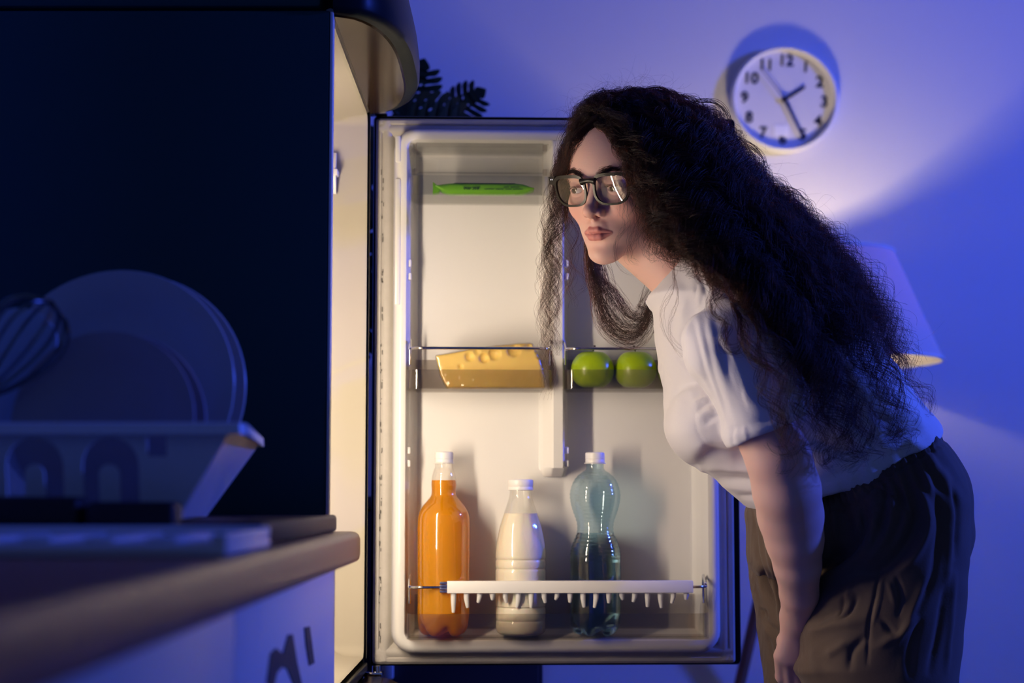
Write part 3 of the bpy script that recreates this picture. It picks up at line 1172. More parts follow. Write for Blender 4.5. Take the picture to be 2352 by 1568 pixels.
part(ck, 'hour_hand', hand(57, RC * 0.45, 0.006, 0.0042, 0.0038, 0.014), MATS['clock_black'], world=False, smooth=0)
part(ck, 'minute_hand', hand(155, RC * 0.80, 0.008, 0.0040, 0.0028, 0.017), MATS['clock_black'], world=False, smooth=0)
part(ck, 'second_hand', hand(-37, RC * 0.68, 0.02, 0.0014, 0.0010, 0.020), MATS['clock_black'], world=False, smooth=0)
part(ck, 'hub', xf(lathe([(0.007, 0.011), (0.007, 0.022), (0.005, 0.023)], 16), RX), MATS['clock_black'], world=False)
pq = P(1796, 299, YW - 0.02)
part(ck, 'dial_plate', rbox(pq.x - 0.0195, pq.x + 0.0195, YW - 0.0135, YW - 0.0112, pq.z - 0.014, pq.z + 0.014), MATS['label_white'], smooth=0, label='small white plate above the six')

# ------------------------------------------------------------------ floor lamp
YL = 4.26
mat('lamp_wood', (0.20, 0.085, 0.045), 0.45, var=(12, 0.25))
mt = bpy.data.materials.new('shade_fabric')
MATS['shade_fabric'] = mt
mt.use_nodes = True
nt = mt.node_tree
nt.nodes.clear()
out = nt.nodes.new('ShaderNodeOutputMaterial')
m1 = nt.nodes.new('ShaderNodeMixShader')
m1.inputs[0].default_value = 0.16
df = nt.nodes.new('ShaderNodeBsdfDiffuse')
df.inputs[0].default_value = (0.72, 0.68, 0.64, 1)
tl = nt.nodes.new('ShaderNodeBsdfTranslucent')
tl.inputs[0].default_value = (0.55, 0.36, 0.40, 1)
nt.links.new(df.outputs[0], m1.inputs[1])
nt.links.new(tl.outputs[0], m1.inputs[2])
nt.links.new(m1.outputs[0], out.inputs[0])
LX = 1872
zt_, zb_ = P(LX, 583, YL).z, P(LX, 830, YL).z
rt_ = (2056 - LX) / FPX * YL
rb_ = (2160 - LX) / FPX * YL
lxw = P(LX, 830, YL).x
lp = root('floor_lamp', 'floor lamp with a conical white shade and wooden tripod legs', 'lamp', (lxw, YL, 0))
th = 0.004
part(lp, 'lamp_shade', lathe([(rb_ - th, zb_), (rb_, zb_), (rt_, zt_), (rt_ - th, zt_)], 64, cap0=False, cap1=False), MATS['shade_fabric'], world=False, smooth=50)
part(lp, 'shade_inner', lathe([(rb_ - th, zb_ + 0.0005), (rt_ - th, zt_ - 0.0005)], 64, cap0=False, cap1=False), MATS['shade_fabric'], world=False, smooth=50)
part(lp, 'shade_rim', join(tube([(rb_ * math.cos(2 * PI * k / 64), rb_ * math.sin(2 * PI * k / 64), zb_) for k in range(64)], 0.004, 6, True),
                           tube([(rt_ * math.cos(2 * PI * k / 64), rt_ * math.sin(2 * PI * k / 64), zt_) for k in range(64)], 0.004, 6, True)), MATS['clock_white'], world=False)
zh = zb_ - 0.05
part(lp, 'hub', lathe([(0.03, zh - 0.02), (0.035, zh - 0.01), (0.035, zh + 0.02), (0.015, zh + 0.03), (0.015, zh + 0.10)], 20), MATS['lamp_wood'], world=False)
zbulb = zt_ - 0.145
mat('bulb_glow', (1, 1, 1), 0.5, emit=((1.0, 0.77, 0.38), 50.0))
part(lp, 'bulb', shift(lathe([(0.012, -0.05), (0.014, -0.03), (0.028, -0.01), (0.030, 0.005), (0.024, 0.022), (0.012, 0.030)], 20), (0, 0, zbulb)), MATS['bulb_glow'], world=False)
ld = bpy.data.lights.new('bulb_light', 'POINT')
ld.energy = 85
ld.color = (1.0, 0.77, 0.38)
ld.shadow_soft_size = 0.032
lo = bpy.data.objects.new('bulb_light', ld)
lo.location = (0, 0, zbulb + 0.0)
link(lo, lp)
part(lp, 'added_light_shield', shift(lathe([(0.012, -0.052), (0.03, -0.05), (0.066, -0.040), (0.078, -0.030), (0.074, -0.032), (0.03, -0.045), (0.012, -0.047)], 24, cap0=False, cap1=False), (0, 0, zbulb)), MATS['clock_white'], world=False, smooth=60)  # unseen dish added below the bulb to block its downward light
fx = P(1727, 1530, YL - 0.10)
# left leg passes through that point
kx = (fx.x - lxw) / (zh - fx.z)
R0 = kx * zh * 1.03
for k, an in enumerate((math.radians(200), math.radians(320), math.radians(80))):
    rr = -R0 / math.cos(math.radians(200)) * -1 if False else abs(R0 / math.cos(math.radians(200)))
    part(lp, 'leg', tube([(0.018 * math.cos(an), 0.018 * math.sin(an), zh), (rr * math.cos(an), rr * math.sin(an), 0.012)], [0.016, 0.012], 12), MATS['lamp_wood'], world=False)

# ------------------------------------------------------------------ sideboard with the plant
mat('sideboard_dark', (0.035, 0.030, 0.040), 0.45)
YD = 3.35
dr = P(1252, 1540, YD)
zt_s = P(840, 1139, YD).z
sb = root('sideboard', 'low dark sideboard standing behind the fridge door', 'sideboard', (-0.35, YD + 0.2, 0))
part(sb, 'carcass', rbox(-0.93, dr.x - 0.004, YD + 0.02, YD + 0.42, 0.08, zt_s - 0.024, 0.003), MATS['sideboard_dark'])
part(sb, 'top', rbox(-0.94, dr.x, YD, YD + 0.43, zt_s - 0.022, zt_s, 0.003), MATS['sideboard_dark'])
for i in range(2):
    xl = -0.92 + i * 0.49
    d_ = part(sb, 'door', rbox(xl, min(xl + 0.48, dr.x - 0.012), YD + 0.002, YD + 0.018, 0.10, zt_s - 0.03, 0.002), MATS['sideboard_dark'])
    hx = P(890, 1542, YD).x if i == 1 else -0.48
    part(d_, 'handle', shift(rbox(hx - 0.010, hx + 0.012, YD - 0.02, YD + 0.003, 0.60, 0.68, 0.003), tuple(-c for c in sb.location)), MATS['clock_white'], world=False, label='pale handle')
for x in (-0.88, dr.x - 0.06):
    for y in (YD + 0.06, YD + 0.37):
        part(sb, 'leg', shift(lathe([(0.014, 0), (0.02, 0.08)], 12), (x, y, 0)), MATS['sideboard_dark'])

mat('leaf_dark', (0.010, 0.030, 0.010), 0.35, spec=0.5)
mat('pot_dark', (0.03, 0.03, 0.035), 0.5)
pp = P(985, 1139, YD + 0.2)
pl_ = root('monstera_plant', 'dark monstera with split leaves rising behind the fridge door', 'plant', (pp.x, YD + 0.2, zt_s))
part(pl_, 'pot', lathe([(0.07, 0.0), (0.085, 0.10), (0.092, 0.15), (0.092, 0.155), (0.084, 0.155), (0.082, 0.12)], 28), MATS['pot_dark'], world=False)
part(pl_, 'soil', lathe([(0.001, 0.13), (0.083, 0.13)], 24, cap0=False, cap1=False), MATS['stem_brown'], world=False, smooth=0)


def monstera(size):
    """one split leaf lying in xy, tip to +y: tapering fingers with deep notches, holes beside the rib"""
    half = [(0.0, -0.02), (0.16, -0.14), (0.34, -0.10)]
    NL = 6
    for i in range(NL):
        y0 = 0.02 + 0.135 * i
        w = 0.56 * math.sin(PI * (0.26 + 0.62 * i / NL)) ** 0.8
        half += [(w * 0.90, y0 - 0.015), (w * 1.0, y0 + 0.075), (w * 0.80, y0 + 0.098), (w * 0.42, y0 + 0.088), (w * 0.36, y0 + 0.104), (w * 0.46, y0 + 0.118)]
    half += [(0.15, 0.88), (0.06, 0.98), (0.0, 1.04)]
    half = [(x * 0.82, y + 0.50 * x - 0.25 * x * x) for x, y in half]
    sm = [(p.x, p.y) for p in smooth_path([(x, y, 0) for x, y in half], 3)]
    ring = sm + [(-x, y) for x, y in sm[::-1][1:-1]]
    holes = []
    for k in range(1, 5):
        y = 0.03 + 0.135 * k
        for s in (-1, 1):
            holes.append([(s * (0.088 + 0.034 * math.cos(a)), y + 0.03 + 0.018 * math.sin(a) + 0.5 * (0.034 * math.cos(a))) for a in np.linspace(0, 2 * PI, 9)[:-1]])
    g = plate_holes(ring, holes, 0.008)
    V = [(x * size, y * size, (z - 0.30 * x * x - 0.22 * max(0, y) ** 2) * size) for x, y, z in g[0]]
    return V, g[1]


# (pixel of the leaf base, depth, pixel direction of its tip, tilt, size)
LEAVES = [((908, 258), 3.50, (1.0, 0.04), 0.25, 0.150), ((930, 268), 3.58, (0.35, -1.0), 0.9, 0.12), ((1010, 275), 3.62, (0.8, -0.6), 0.6, 0.11),
          ((880, 400), 3.50, (-0.8, 0.5), 0.5, 0.17), ((872, 330), 3.56, (-0.9, -0.1), 0.6, 0.15), ((885, 560), 3.50, (-0.55, 0.8), 0.35, 0.19), ((868, 640), 3.46, (-0.25, 1.0), 0.25, 0.17),
          ((960, 420), 3.6, (0.9, 0.2), 0.5, 0.15), ((850, 480), 3.60, (-0.9, 0.35), 0.6, 0.15), ((1020, 520), 3.6, (0.8, 0.6), 0.4, 0.15)]
for (px, py), Y, (ux, uy), tilt, size in LEAVES:
    b = P(px, py, Y)
    fwd = Vector((ux, -tilt * 0.5, -uy)).normalized()
    nrm = Vector((0.1, -1, 0.40)) if py < 260 else Vector((0.15, -1, 0.45))
    nrm = (nrm - fwd * nrm.dot(fwd)).normalized()
    sd = fwd.cross(nrm)
    M = Matrix((sd, fwd, nrm)).transposed().to_4x4()
    M.translation = b - pl_.location
    lf = part(pl_, 'leaf', xf(monstera(size), M), MATS['leaf_dark'], world=False, smooth=50)
    bl = b - pl_.location
    st = smooth_path([(0.01 * ux, 0, 0.13), (bl.x * 0.25, bl.y * 0.3, 0.13 + (bl.z - 0.13) * 0.55), (bl.x * 0.7, bl.y * 0.7, 0.13 + (bl.z - 0.13) * 0.95), (bl.x, bl.y, bl.z)], 5)
    part(pl_, 'stem', tube(st, 0.0035, 6), MATS['leaf_dark'], world=False)
# ------------------------------------------------------------------ worktop, cabinet, dishes
WT = 0.900
XE = P(822, 1225, 2.15).x
mat('worktop_wood', lin(168, 108, 78), 0.32, spec=0.5, var=(9, 0.15))
mat('cabinet_white', (0.74, 0.74, 0.74), 0.4)
wt_prof = [(-0.995, WT - 0.037), (XE - 0.004, WT - 0.037), (XE - 0.001, WT - 0.034), (XE, WT - 0.028), (XE, WT - 0.009), (XE - 0.002, WT - 0.004), (XE - 0.006, WT - 0.001), (XE - 0.012, WT), (-0.995, WT)]
wg = prism(wt_prof, 'y', 0.20, 2.185)
solo('worktop', wg, MATS['worktop_wood'], 'light wood laminate worktop with a rounded front edge', 'worktop', origin=(-0.6, 1.2, WT - 0.037))
XC = P(768, 1450, 2.16).x
bc = root('base_cabinet', 'white kitchen base cabinet under the wood worktop', 'cabinet', (-0.6, 1.2, 0))
part(bc, 'carcass', rbox(-0.99, XC - 0.020, 0.21, 2.165, 0.10, WT - 0.040, 0.002), MATS['cabinet_white'])
part(bc, 'plinth', rbox(-0.95, XC - 0.06, 0.22, 2.15, 0.0, 0.10), MATS['cabinet_white'])
for y0, y1 in ((0.22, 0.80), (0.805, 1.385), (1.39, 2.165)):
    part(bc, 'door', rbox(XC - 0.018, XC, y0, y1, 0.12, WT - 0.042, 0.002), MATS['cabinet_white'])
mat('mark_navy', (0.02, 0.035, 0.06), 0.5)


def CF(px, py):
    Y = (XC + 0.001) * FPX / (px - CX)
    for _ in range(3):
        r = ray(px, py)
        Y = (XC + 0.001) / r[0] * r[1]
    p = P(px, py, Y)
    return p.y, p.z


mk1 = [CF(*q) for q in ((613, 1568), (622, 1500), (634, 1488), (650, 1502), (662, 1458), (672, 1456), (682, 1520), (694, 1575), (676, 1575), (660, 1535), (648, 1530), (636, 1545), (628, 1580))]
mk2 = [CF(*q) for q in ((700, 1441), (711, 1438), (722, 1522), (711, 1528), (703, 1480))]
part(bc, 'lettering', join(prism(mk1, 'x', XC, XC + 0.0015), prism(mk2, 'x', XC, XC + 0.0015)), MATS['mark_navy'], smooth=0, label='dark blurred marks on the white front')

mat('board_dark', (0.026, 0.016, 0.020), 0.5, spec=0.3)
mat('rack_white', (0.70, 0.71, 0.73), 0.35)
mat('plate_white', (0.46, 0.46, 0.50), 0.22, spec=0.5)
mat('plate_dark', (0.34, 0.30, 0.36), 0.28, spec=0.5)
bx1 = P(758, 1205, 2.06).x
zbd = WT + 0.021
solo('cutting_board', rbox(-0.80, bx1, 1.50, 2.14, WT + 0.0005, zbd, 0.004), MATS['board_dark'], 'dark wooden board lying under the dish rack beside the fridge', 'board', origin=(-0.5, 1.8, WT))
# white ridged tray in front
tx1 = P(562, 1235, 1.30).x
tr = root('drainer_tray', 'low white ridged drainer tray at the front of the worktop', 'tray', (-0.5, 1.3, WT))
part(tr, 'base', rbox(-0.80, tx1, 1.22, 1.44, WT + 0.0005, WT + 0.010, 0.003), MATS['rack_white'])
part(tr, 'border', join(rbox(-0.80, tx1, 1.428, 1.44, WT + 0.008, WT + 0.019, 0.003), rbox(tx1 - 0.012, tx1, 1.22, 1.44, WT + 0.008, WT + 0.017, 0.003), rbox(-0.80, -0.79, 1.22, 1.44, WT + 0.008, WT + 0.017, 0.003)), MATS['rack_white'])
for k in range(12):
    x = tx1 - 0.05 - 0.045 * k
    part(tr, 'ridge', rbox(x - 0.012, x + 0.012, 1.24, 1.42, WT + 0.009, WT + 0.0145, 0.004), MATS['rack_white'])
# dark blocks in front of the rack
mat('block_dark', (0.020, 0.010, 0.014), 0.6)
for lab, px0, px1, py in (('small dark block in front of the rack corner', 207, 410, 1152), ('long dark block in front of the dish rack', -240, 192, 1140)):
    a, b = P(px0, py, 1.47), P(px1, py, 1.47)
    solo('sponge_block', rbox(a.x, b.x, 1.452, 1.492, WT + 0.0005, a.z, 0.006, 3), MATS['block_dark'], lab, 'block', group='dark blocks before the rack', origin=(b.x, 1.47, WT))

# dish rack
rk = root('dish_rack', 'white plastic dish rack with arched cut-outs holding plates', 'dish rack', (-0.45, 1.7, zbd))
YR0, YR1 = 1.52, 1.88
fr_t = P(533, 985, YR0)
zrim = fr_t.z
zbt_ = zbd + 0.002
fb = P(410, 1190, YR0 + 0.02)
bt = P(596, 1012, YR1)
xl_ = -0.78
A0 = Vector((fr_t.x, YR0, zrim))
A1 = Vector((bt.x, YR1, zrim))
B0 = Vector((fb.x, YR0 + 0.02, zbt_))
B1 = Vector((P(472, 1185, YR1 - 0.03).x, YR1 - 0.03, zbt_))


def wall_px(px, py):
    Y = YR0 + 0.006
    p = P(px, py, Y)
    return p.x, p.z


def arch(x0, x1, y0, y1, n=10):
    r = (x1 - x0) / 2
    cx = (x0 + x1) / 2
    return [(x0, y1)] + [(cx - r * math.cos(PI * k / n), y0 + r - r * math.sin(PI * k / n)) for k in range(n + 1)] + [(x1, y1)]


holes = []
for sft in (0, -172, -344, 172):
    if sft == 172:
        x0, x1, t0, t1 = 190, 320, 228, 274
    else:
        x0, x1, t0, t1 = 15 + sft, 147 + sft, 58 + sft, 102 + sft
    o_ = arch(x0, x1, 1003, 1168)
    i_ = arch(t0, t1, 1066, 1168)
    holes.append([wall_px(*q) for q in o_[:-1] + [(x1, 1168)] + i_[::-1]])
holes.append([wall_px(*q) for q in ((340, 1000), (385, 1000), (385, 1048), (340, 1048))])
outer = [(xl_, zrim), (fr_t.x, zrim), (fb.x, zbt_), (xl_ + 0.05, zbt_)]
gfront = plate_holes(outer, holes, 0.004)
gfront = ([(x, YR0 + 0.012 - (z - zbt_) / (zrim - zbt_) * 0.010 - t, z) for x, z, t in gfront[0]], gfront[1])
part(rk, 'front_wall', gfront, MATS['rack_white'], smooth=30, label='front wall with arched openings')


def slab(p, t=0.004):
    n = (p[1] - p[0]).cross(p[2] - p[0]).normalized() * t
    V = [tuple(q) for q in p] + [tuple(q + n) for q in p]
    m = len(p)
    return V, [tuple(range(m)), tuple(range(2 * m - 1, m - 1, -1))] + [(i, (i + 1) % m, m + (i + 1) % m, m + i) for i in range(m)]


part(rk, 'end_wall', join(slab([A0, A1, B1, B0])), MATS['rack_white'], smooth=0)
part(rk, 'end_wall', slab([Vector((xl_, YR0, zrim)), Vector((xl_, YR1, zrim)), Vector((xl_ + 0.05, YR1 - 0.03, zbt_)), Vector((xl_ + 0.05, YR0 + 0.02, zbt_))]), MATS['rack_white'], smooth=0)
part(rk, 'back_wall', slab([Vector((xl_, YR1, zrim)), A1, B1, Vector((xl_ + 0.05, YR1 - 0.03, zbt_))]), MATS['rack_white'], smooth=0)
part(rk, 'base', rbox(xl_ + 0.05, min(B0.x, B1.x), YR0 + 0.02, YR1 - 0.03, zbt_ - 0.001, zbt_ + 0.003), MATS['rack_white'])
flo = [Vector((xl_ - 0.02, YR0 - 0.018, 0)), Vector((fr_t.x + 0.010, YR0 - 0.018, 0)), Vector((fr_t.x + 0.016, YR0 - 0.010, 0)), Vector((P(605, 1012, YR1).x, YR1 + 0.006, 0)), Vector((bt.x, YR1 + 0.02, 0)), Vector((xl_ - 0.02, YR1 + 0.02, 0))]
fli = [Vector((xl_, YR0, 0)), Vector((fr_t.x - 0.003, YR0, 0)), Vector((fr_t.x, YR0 + 0.004, 0)), Vector((bt.x, YR1 - 0.004, 0)), Vector((bt.x - 0.006, YR1, 0)), Vector((xl_, YR1, 0))]
V = []
for z, sh_ in ((zrim - 0.001, 1.0), (zrim + 0.004, 0.9), (zrim + 0.0055, 0.6), (zrim + 0.0055, 0.0), (zrim - 0.001, 0.0)):
    for a, b in zip(flo, fli):
        q = b.lerp(a, sh_)
        V.append((q.x, q.y, z - (0.004 if sh_ > 0.95 else 0)))
Fc = [(r * 6 + k, r * 6 + (k + 1) % 6, ((r + 1) % 5) * 6 + (k + 1) % 6, ((r + 1) % 5) * 6 + k) for r in range(5) for k in range(6)]
part(rk, 'rim_flange', (V, Fc), MATS['rack_white'], smooth=50)
for k in range(6):
    y = YR0 + 0.06 + k * 0.046
    part(rk, 'plate_divider', tube([(xl_ + 0.1, y, zbt_ + 0.02), (min(B0.x, B1.x) - 0.03, y, zbt_ + 0.02)], 0.0025, 8), MATS['rack_white'])


def plate_geo(R, dep, foot):
    return lathe([(0.001, 0.004), (foot, 0.004), (R * 0.70, 0.007), (R * 0.80, dep * 0.8), (R * 0.985, dep), (R, dep + 0.0012), (R * 0.99, dep + 0.0035), (R * 0.80, dep * 0.8 + 0.0045), (R * 0.68, 0.0115), (foot * 0.9, 0.0085), (0.001, 0.0085)], 72, cap0=False, cap1=False)


def stand_plate(px, py, rpx, Y, lab, m, lean=9, yaw=-4, grp=None):
    c = P(px, py, Y)
    R = rpx / FPX * Y
    g = plate_geo(R, 0.020 * R / 0.125, R * 0.55)
    M = Matrix.Rotation(math.radians(yaw), 4, 'Z') @ Matrix.Rotation(PI / 2 - math.radians(lean), 4, 'X')
    o = bpy.data.objects.new('plate', mesh('plate', xf(g, M), m, 60))
    o.location = c
    link(o)
    tag(o, lab, 'plate', grp)


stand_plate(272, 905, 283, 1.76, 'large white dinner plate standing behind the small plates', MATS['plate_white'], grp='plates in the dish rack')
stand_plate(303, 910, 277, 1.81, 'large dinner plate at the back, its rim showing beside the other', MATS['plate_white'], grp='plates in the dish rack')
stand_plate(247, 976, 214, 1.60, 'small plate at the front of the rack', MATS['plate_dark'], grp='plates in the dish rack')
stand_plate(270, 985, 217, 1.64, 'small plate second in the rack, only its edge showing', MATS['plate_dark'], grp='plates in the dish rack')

# whisk and spatula
mat('steel_dark', (0.16, 0.17, 0.18), 0.22, metal=1.0)
mat('spatula_pale', (0.42, 0.52, 0.66), 0.35)
wt = P(118, 693, 1.57)
wb = P(-40, 905, 1.57)
axd = (wb - wt).normalized()
Lb = (wb - wt).length
side = axd.cross(Vector((0, -1, 0))).normalized()
dep_ = axd.cross(side)
hb = wb + axd * 0.10
wk = root('whisk', 'wire balloon whisk leaning in the dish rack before the plates', 'whisk', (hb.x, hb.y, hb.z))
part(wk, 'handle', tube([tuple(wb + axd * -0.01), tuple(wb), tuple(wb + axd * 0.05), tuple(hb)], [0.006, 0.0085, 0.0095, 0.008], 14), MATS['steel_dark'])
for k in range(4):
    a = PI * k / 4 + 0.3
    d = side * math.cos(a) + dep_ * math.sin(a)
    R = 0.034
    pts = []
    for i in range(29):
        t = -1 + 2 * i / 28
        s = 1 - abs(t)
        w = R * math.sin(PI / 2 * min(1, (1 - s) * 1.0)) if False else 0
        u = abs(t)          # 1 at the handle, 0 at the tip
        ww = R * (math.sin(PI * min(1, u) ** 0.62) ** 0.8 if 0 < u < 1 else 0) + 0.004 * u
        pts.append(wt + axd * (Lb * u) + d * math.copysign(ww, t))
    part(wk, 'wire', tube([tuple(p) for p in pts], 0.0019, 7), MATS['steel_dark'])
sp0, sp1 = P(75, 712, 1.66), P(-25, 985, 1.66)
sd_ = (sp1 - sp0).normalized()
sx = sd_.cross(Vector((0, -1, 0))).normalized()
out_ = []
for k in range(13):
    a = PI * k / 12
    out_.append((0.034 * math.cos(a), 0.028 - 0.028 * math.sin(a)))
ring = [(w, l) for w, l in out_] + [(-0.034, 0.08), (-0.022, 0.11), (-0.008, 0.125), (0.008, 0.125), (0.022, 0.11), (0.034, 0.08)]
g = prism(ring, 'z', -0.0025, 0.0025)
Ms = Matrix((sx, sd_, sx.cross(sd_))).transposed().to_4x4()
Ms.translation = sp0
spr = root('spatula', 'pale spatula with a rounded blade standing behind the whisk', 'spatula', tuple(sp1 + sd_ * 0.05))
part(spr, 'blade', xf(g, Ms), MATS['spatula_pale'])
part(spr, 'handle', tube([tuple(sp0 + sd_ * 0.12), tuple(sp1 + sd_ * 0.05)], [0.006, 0.007], 10), MATS['spatula_pale'])
# ------------------------------------------------------------------ the woman
PL = Vector((0.52, 2.50, 0.0))
pe = root('person', 'woman with long dark curls, glasses, white tee shirt and loose trousers bending towards the fridge', 'person', PL)


def W(px, py, Y):
    return tuple(P(px, py, Y))


def poly_w(pts, Y, n=4):
    return [(q[0], q[2]) for q in (P(a, b, Y) for a, b in spline2(pts, n))]


# ---- head frame: F forward, L her left, U up (metres)
YAW, PIT, ROL = math.radians(56), math.radians(14), math.radians(3.0)
F0 = Vector((-math.cos(YAW), -math.sin(YAW), 0))
L0 = Vector((math.sin(YAW), -math.cos(YAW), 0))
U0 = Vector((0, 0, 1))
F1 = F0 * math.cos(PIT) - U0 * math.sin(PIT)
U1 = U0 * math.cos(PIT) + F0 * math.sin(PIT)
L2 = L0 * math.cos(ROL) - U1 * math.sin(ROL)
U2 = U1 * math.cos(ROL) + L0 * math.sin(ROL)
HF, HL, HU = F1, L2, U2
BR = P(1349, 420, 2.40)
H0 = BR - HF * 0.094 - HU * 0.006
HM = Matrix((HF, HL, HU)).transposed().to_4x4()
HM.translation = H0


def HP(f, l, u):
    """head coordinates in mm -> world"""
    return H0 + HF * (f / 1000) + HL * (l / 1000) + HU * (u / 1000)


def to_head(X, Y, Z):
    x, y, z = X - H0.x, Y - H0.y, Z - H0.z
    return ((x * HF.x + y * HF.y + z * HF.z) * 1000, (x * HL.x + y * HL.y + z * HL.z) * 1000, (x * HU.x + y * HU.y + z * HU.z) * 1000)


EYE = (70.5, 31.0, -3.0)


def head_sd(X, Y, Z):
    f, l, u = to_head(X, Y, Z)
    al = np.abs(l)
    d = s_ell(f, l, u, (-8, 0, 30), (97, 74, 79))
    d = smin(d, s_ell(f, l, u, (33, 0, 18), (56, 60, 64)), 14)
    d = smin(d, s_ell(f, l, u, (34, 0, -28), (51, 57, 50)), 14)
    d = smin(d, s_ell(f, al, u, (56, 33, -27), (26, 24, 24)), 12)          # cheeks
    d = smin(d, s_cap(f, al, u, (4, 49, -64), (66, 13, -94), 13, 14), 22)   # jaw
    d = smin(d, s_ell(f, l, u, (36, 0, -62), (46, 46, 36)), 16)
    d = smin(d, s_ell(f, l, u, (56, 0, -62), (33, 31, 30)), 12)
    d = smin(d, s_ell(f, l, u, (72, 0, -98), (17, 18, 15)), 10)            # chin
    d = smin(d, s_cap(f, al, u, (78, 10, 15), (64, 46, 14), 8, 8), 10)      # brow ridge
    # sockets and lids
    d = smax(d, -s_ell(f, al, u, (94, 30, -2), (15, 20, 12)), 9)
    lid = s_ell(f, al, u, EYE, (13.9, 14.6, 13.4))
    lid = smax(lid, -s_ell(f, al, u, (86, 30.5, -4.6), (12, 12.8, 4.0)), 0.7)
    d = smin(d, lid, 2.2)
    d = smin(d, s_cap(f, al, u, (82.5, 20, 6.4), (77, 42, 4.7), 1.6, 1.4), 2.5)    # lid fold
    # nose
    d = smin(d, s_cap(f, l, u, (78, 0, 8), (98, 0, -31), 6.6, 8.2), 8)
    d = smin(d, s_ell(f, l, u, (100.5, 0, -33), (11.0, 9.6, 9.0)), 5)
    d = smin(d, s_ell(f, al, u, (90, 11.2, -36.5), (10.0, 5.8, 6.6)), 4)
    d = smin(d, s_cap(f, l, u, (100, 0, -40), (90, 0, -46), 3.8, 4.3), 3)
    d = smax(d, -s_ell(f, al, u, (95, 6.8, -44.5), (6.0, 3.2, 5.0)), 2.0)
    # philtrum and lips
    d = smin(d, s_ell(f, l, u, (84, 0, -57), (10, 15, 11)), 6)
    d = smax(d, -s_cap(f, l, u, (98.0, 0, -46), (99.5, 0, -55), 1.6, 1.8), 3)
    up = s_chain(f, al, u, [((93.0, 0, -61.0), 4.2), ((92.0, 6, -60.8), 4.4), ((82, 20.5, -65.8), 2.0)], 2.0)
    d = smin(d, up, 2.0)
    lo_ = s_chain(f, al, u, [((91.5, 0, -70.8), 5.9), ((90.0, 7, -70.4), 5.5), ((82, 19.5, -67.0), 2.2)], 2.0)
    d = smin(d, lo_, 2.0)
    d = smax(d, -s_cap(f, al, u, (98.2, 0, -65.9), (84, 22, -66.4), 0.55, 0.6), 1.2)
    d = smax(d, -s_ell(f, l, u, (94.5, 0, -84.0), (7, 15, 4.0)), 6)
    # ears
    d = smin(d, s_ell(f, al, u, (-12, 73, -12), (16, 6, 29)), 4)
    return d / 1000


NECK = [((W(1475, 545, 2.50)), 0.052), (W(1560, 630, 2.47), 0.047), (W(1625, 690, 2.46), 0.052)]
ARM = [(W(1670, 830, 2.285), 0.034), (W(1735, 950, 2.265), 0.040), (W(1790, 1062, 2.262), 0.0430), (W(1808, 1135, 2.275), 0.0446), (W(1817, 1195, 2.30), 0.0435), (W(1826, 1250, 2.312), 0.0388), (W(1833, 1310, 2.330), 0.0318), (W(1837, 1375, 2.365), 0.0262), (W(1837, 1425, 2.400), 0.0245)]
FARM = [(W(1655, 800, 2.60), 0.042), (W(1790, 1060, 2.66), 0.042), (W(1815, 1150, 2.66), 0.044), (W(1870, 1390, 2.60), 0.027), (W(1890, 1460, 2.59), 0.03)]
TORSO = [(W(1650, 740, 2.46), 0.060), (W(1760, 905, 2.47), 0.085), (W(1900, 1040, 2.48), 0.080), (W(2040, 1190, 2.49), 0.10)]
LEGN = [(W(2040, 1190, 2.42), 0.085), (W(1985, 1760, 2.42), 0.055), ((0.535, 2.44, 0.09), 0.036)]
LEGF = [(W(2010, 1190, 2.57), 0.085), (W(1930, 1760, 2.58), 0.055), ((0.50, 2.60, 0.09), 0.036)]
FEET = [[((0.565, y, 0.040), 0.038), ((0.535 + dx, y, 0.055), 0.036), ((0.43 + dx, y - 0.015, 0.030), 0.029), ((0.36 + dx, y - 0.02, 0.020), 0.020)] for y, dx in ((2.44, 0.0), (2.60, -0.03))]


# hand hanging between the thighs, back of the hand to the camera
def hand_sd(X, Y, Z):
    pa, pb = W(1822, 1440, 2.410), W(1810, 1515, 2.425)
    d = None
    # metacarpals as a fan give the palm its width
    fan = [((1824, 1434), (1798, 1521)), ((1829, 1432), (1811, 1528)), ((1835, 1432), (1826, 1530)), ((1841, 1434), (1840, 1526))]
    for (a, b), (c, e) in fan:
        q = s_cap(X, Y, Z, W(a, b, 2.412), W(c, e, 2.428), 0.0135, 0.0112)
        d = q if d is None else smin(d, q, 0.009)
    fing = [[(1795, 1521, 2.428), (1797, 1568, 2.452), (1812, 1600, 2.470), (1822, 1615, 2.470)],
            [(1809, 1528, 2.428), (1815, 1582, 2.452), (1830, 1618, 2.470), (1838, 1632, 2.470)],
            [(1825, 1530, 2.430), (1834, 1580, 2.450), (1846, 1615, 2.470), (1852, 1628, 2.470)],
            [(1839, 1526, 2.432), (1849, 1565, 2.448), (1858, 1592, 2.465), (1862, 1602, 2.465)]]
    for k, fg in enumerate(fing):
        rs = (0.0105, 0.0092, 0.0080, 0.0070) if k < 3 else (0.0092, 0.0080, 0.0070, 0.0062)
        d = smin(d, s_chain(X, Y, Z, [(W(*p), r) for p, r in zip(fg, rs)], 0.004), 0.0030)
    th = [(W(1820, 1448, 2.430), 0.011), (W(1804, 1486, 2.452), 0.0110), (W(1802, 1532, 2.468), 0.0095), (W(1802, 1560, 2.472), 0.0085)]
    d = smin(d, s_chain(X, Y, Z, th, 0.005), 0.006)
    return d


def bb(ch):
    a = np.array([c for c, r in ch])
    r = max(r for c, r in ch)
    return a.min(0) - r, a.max(0) + r


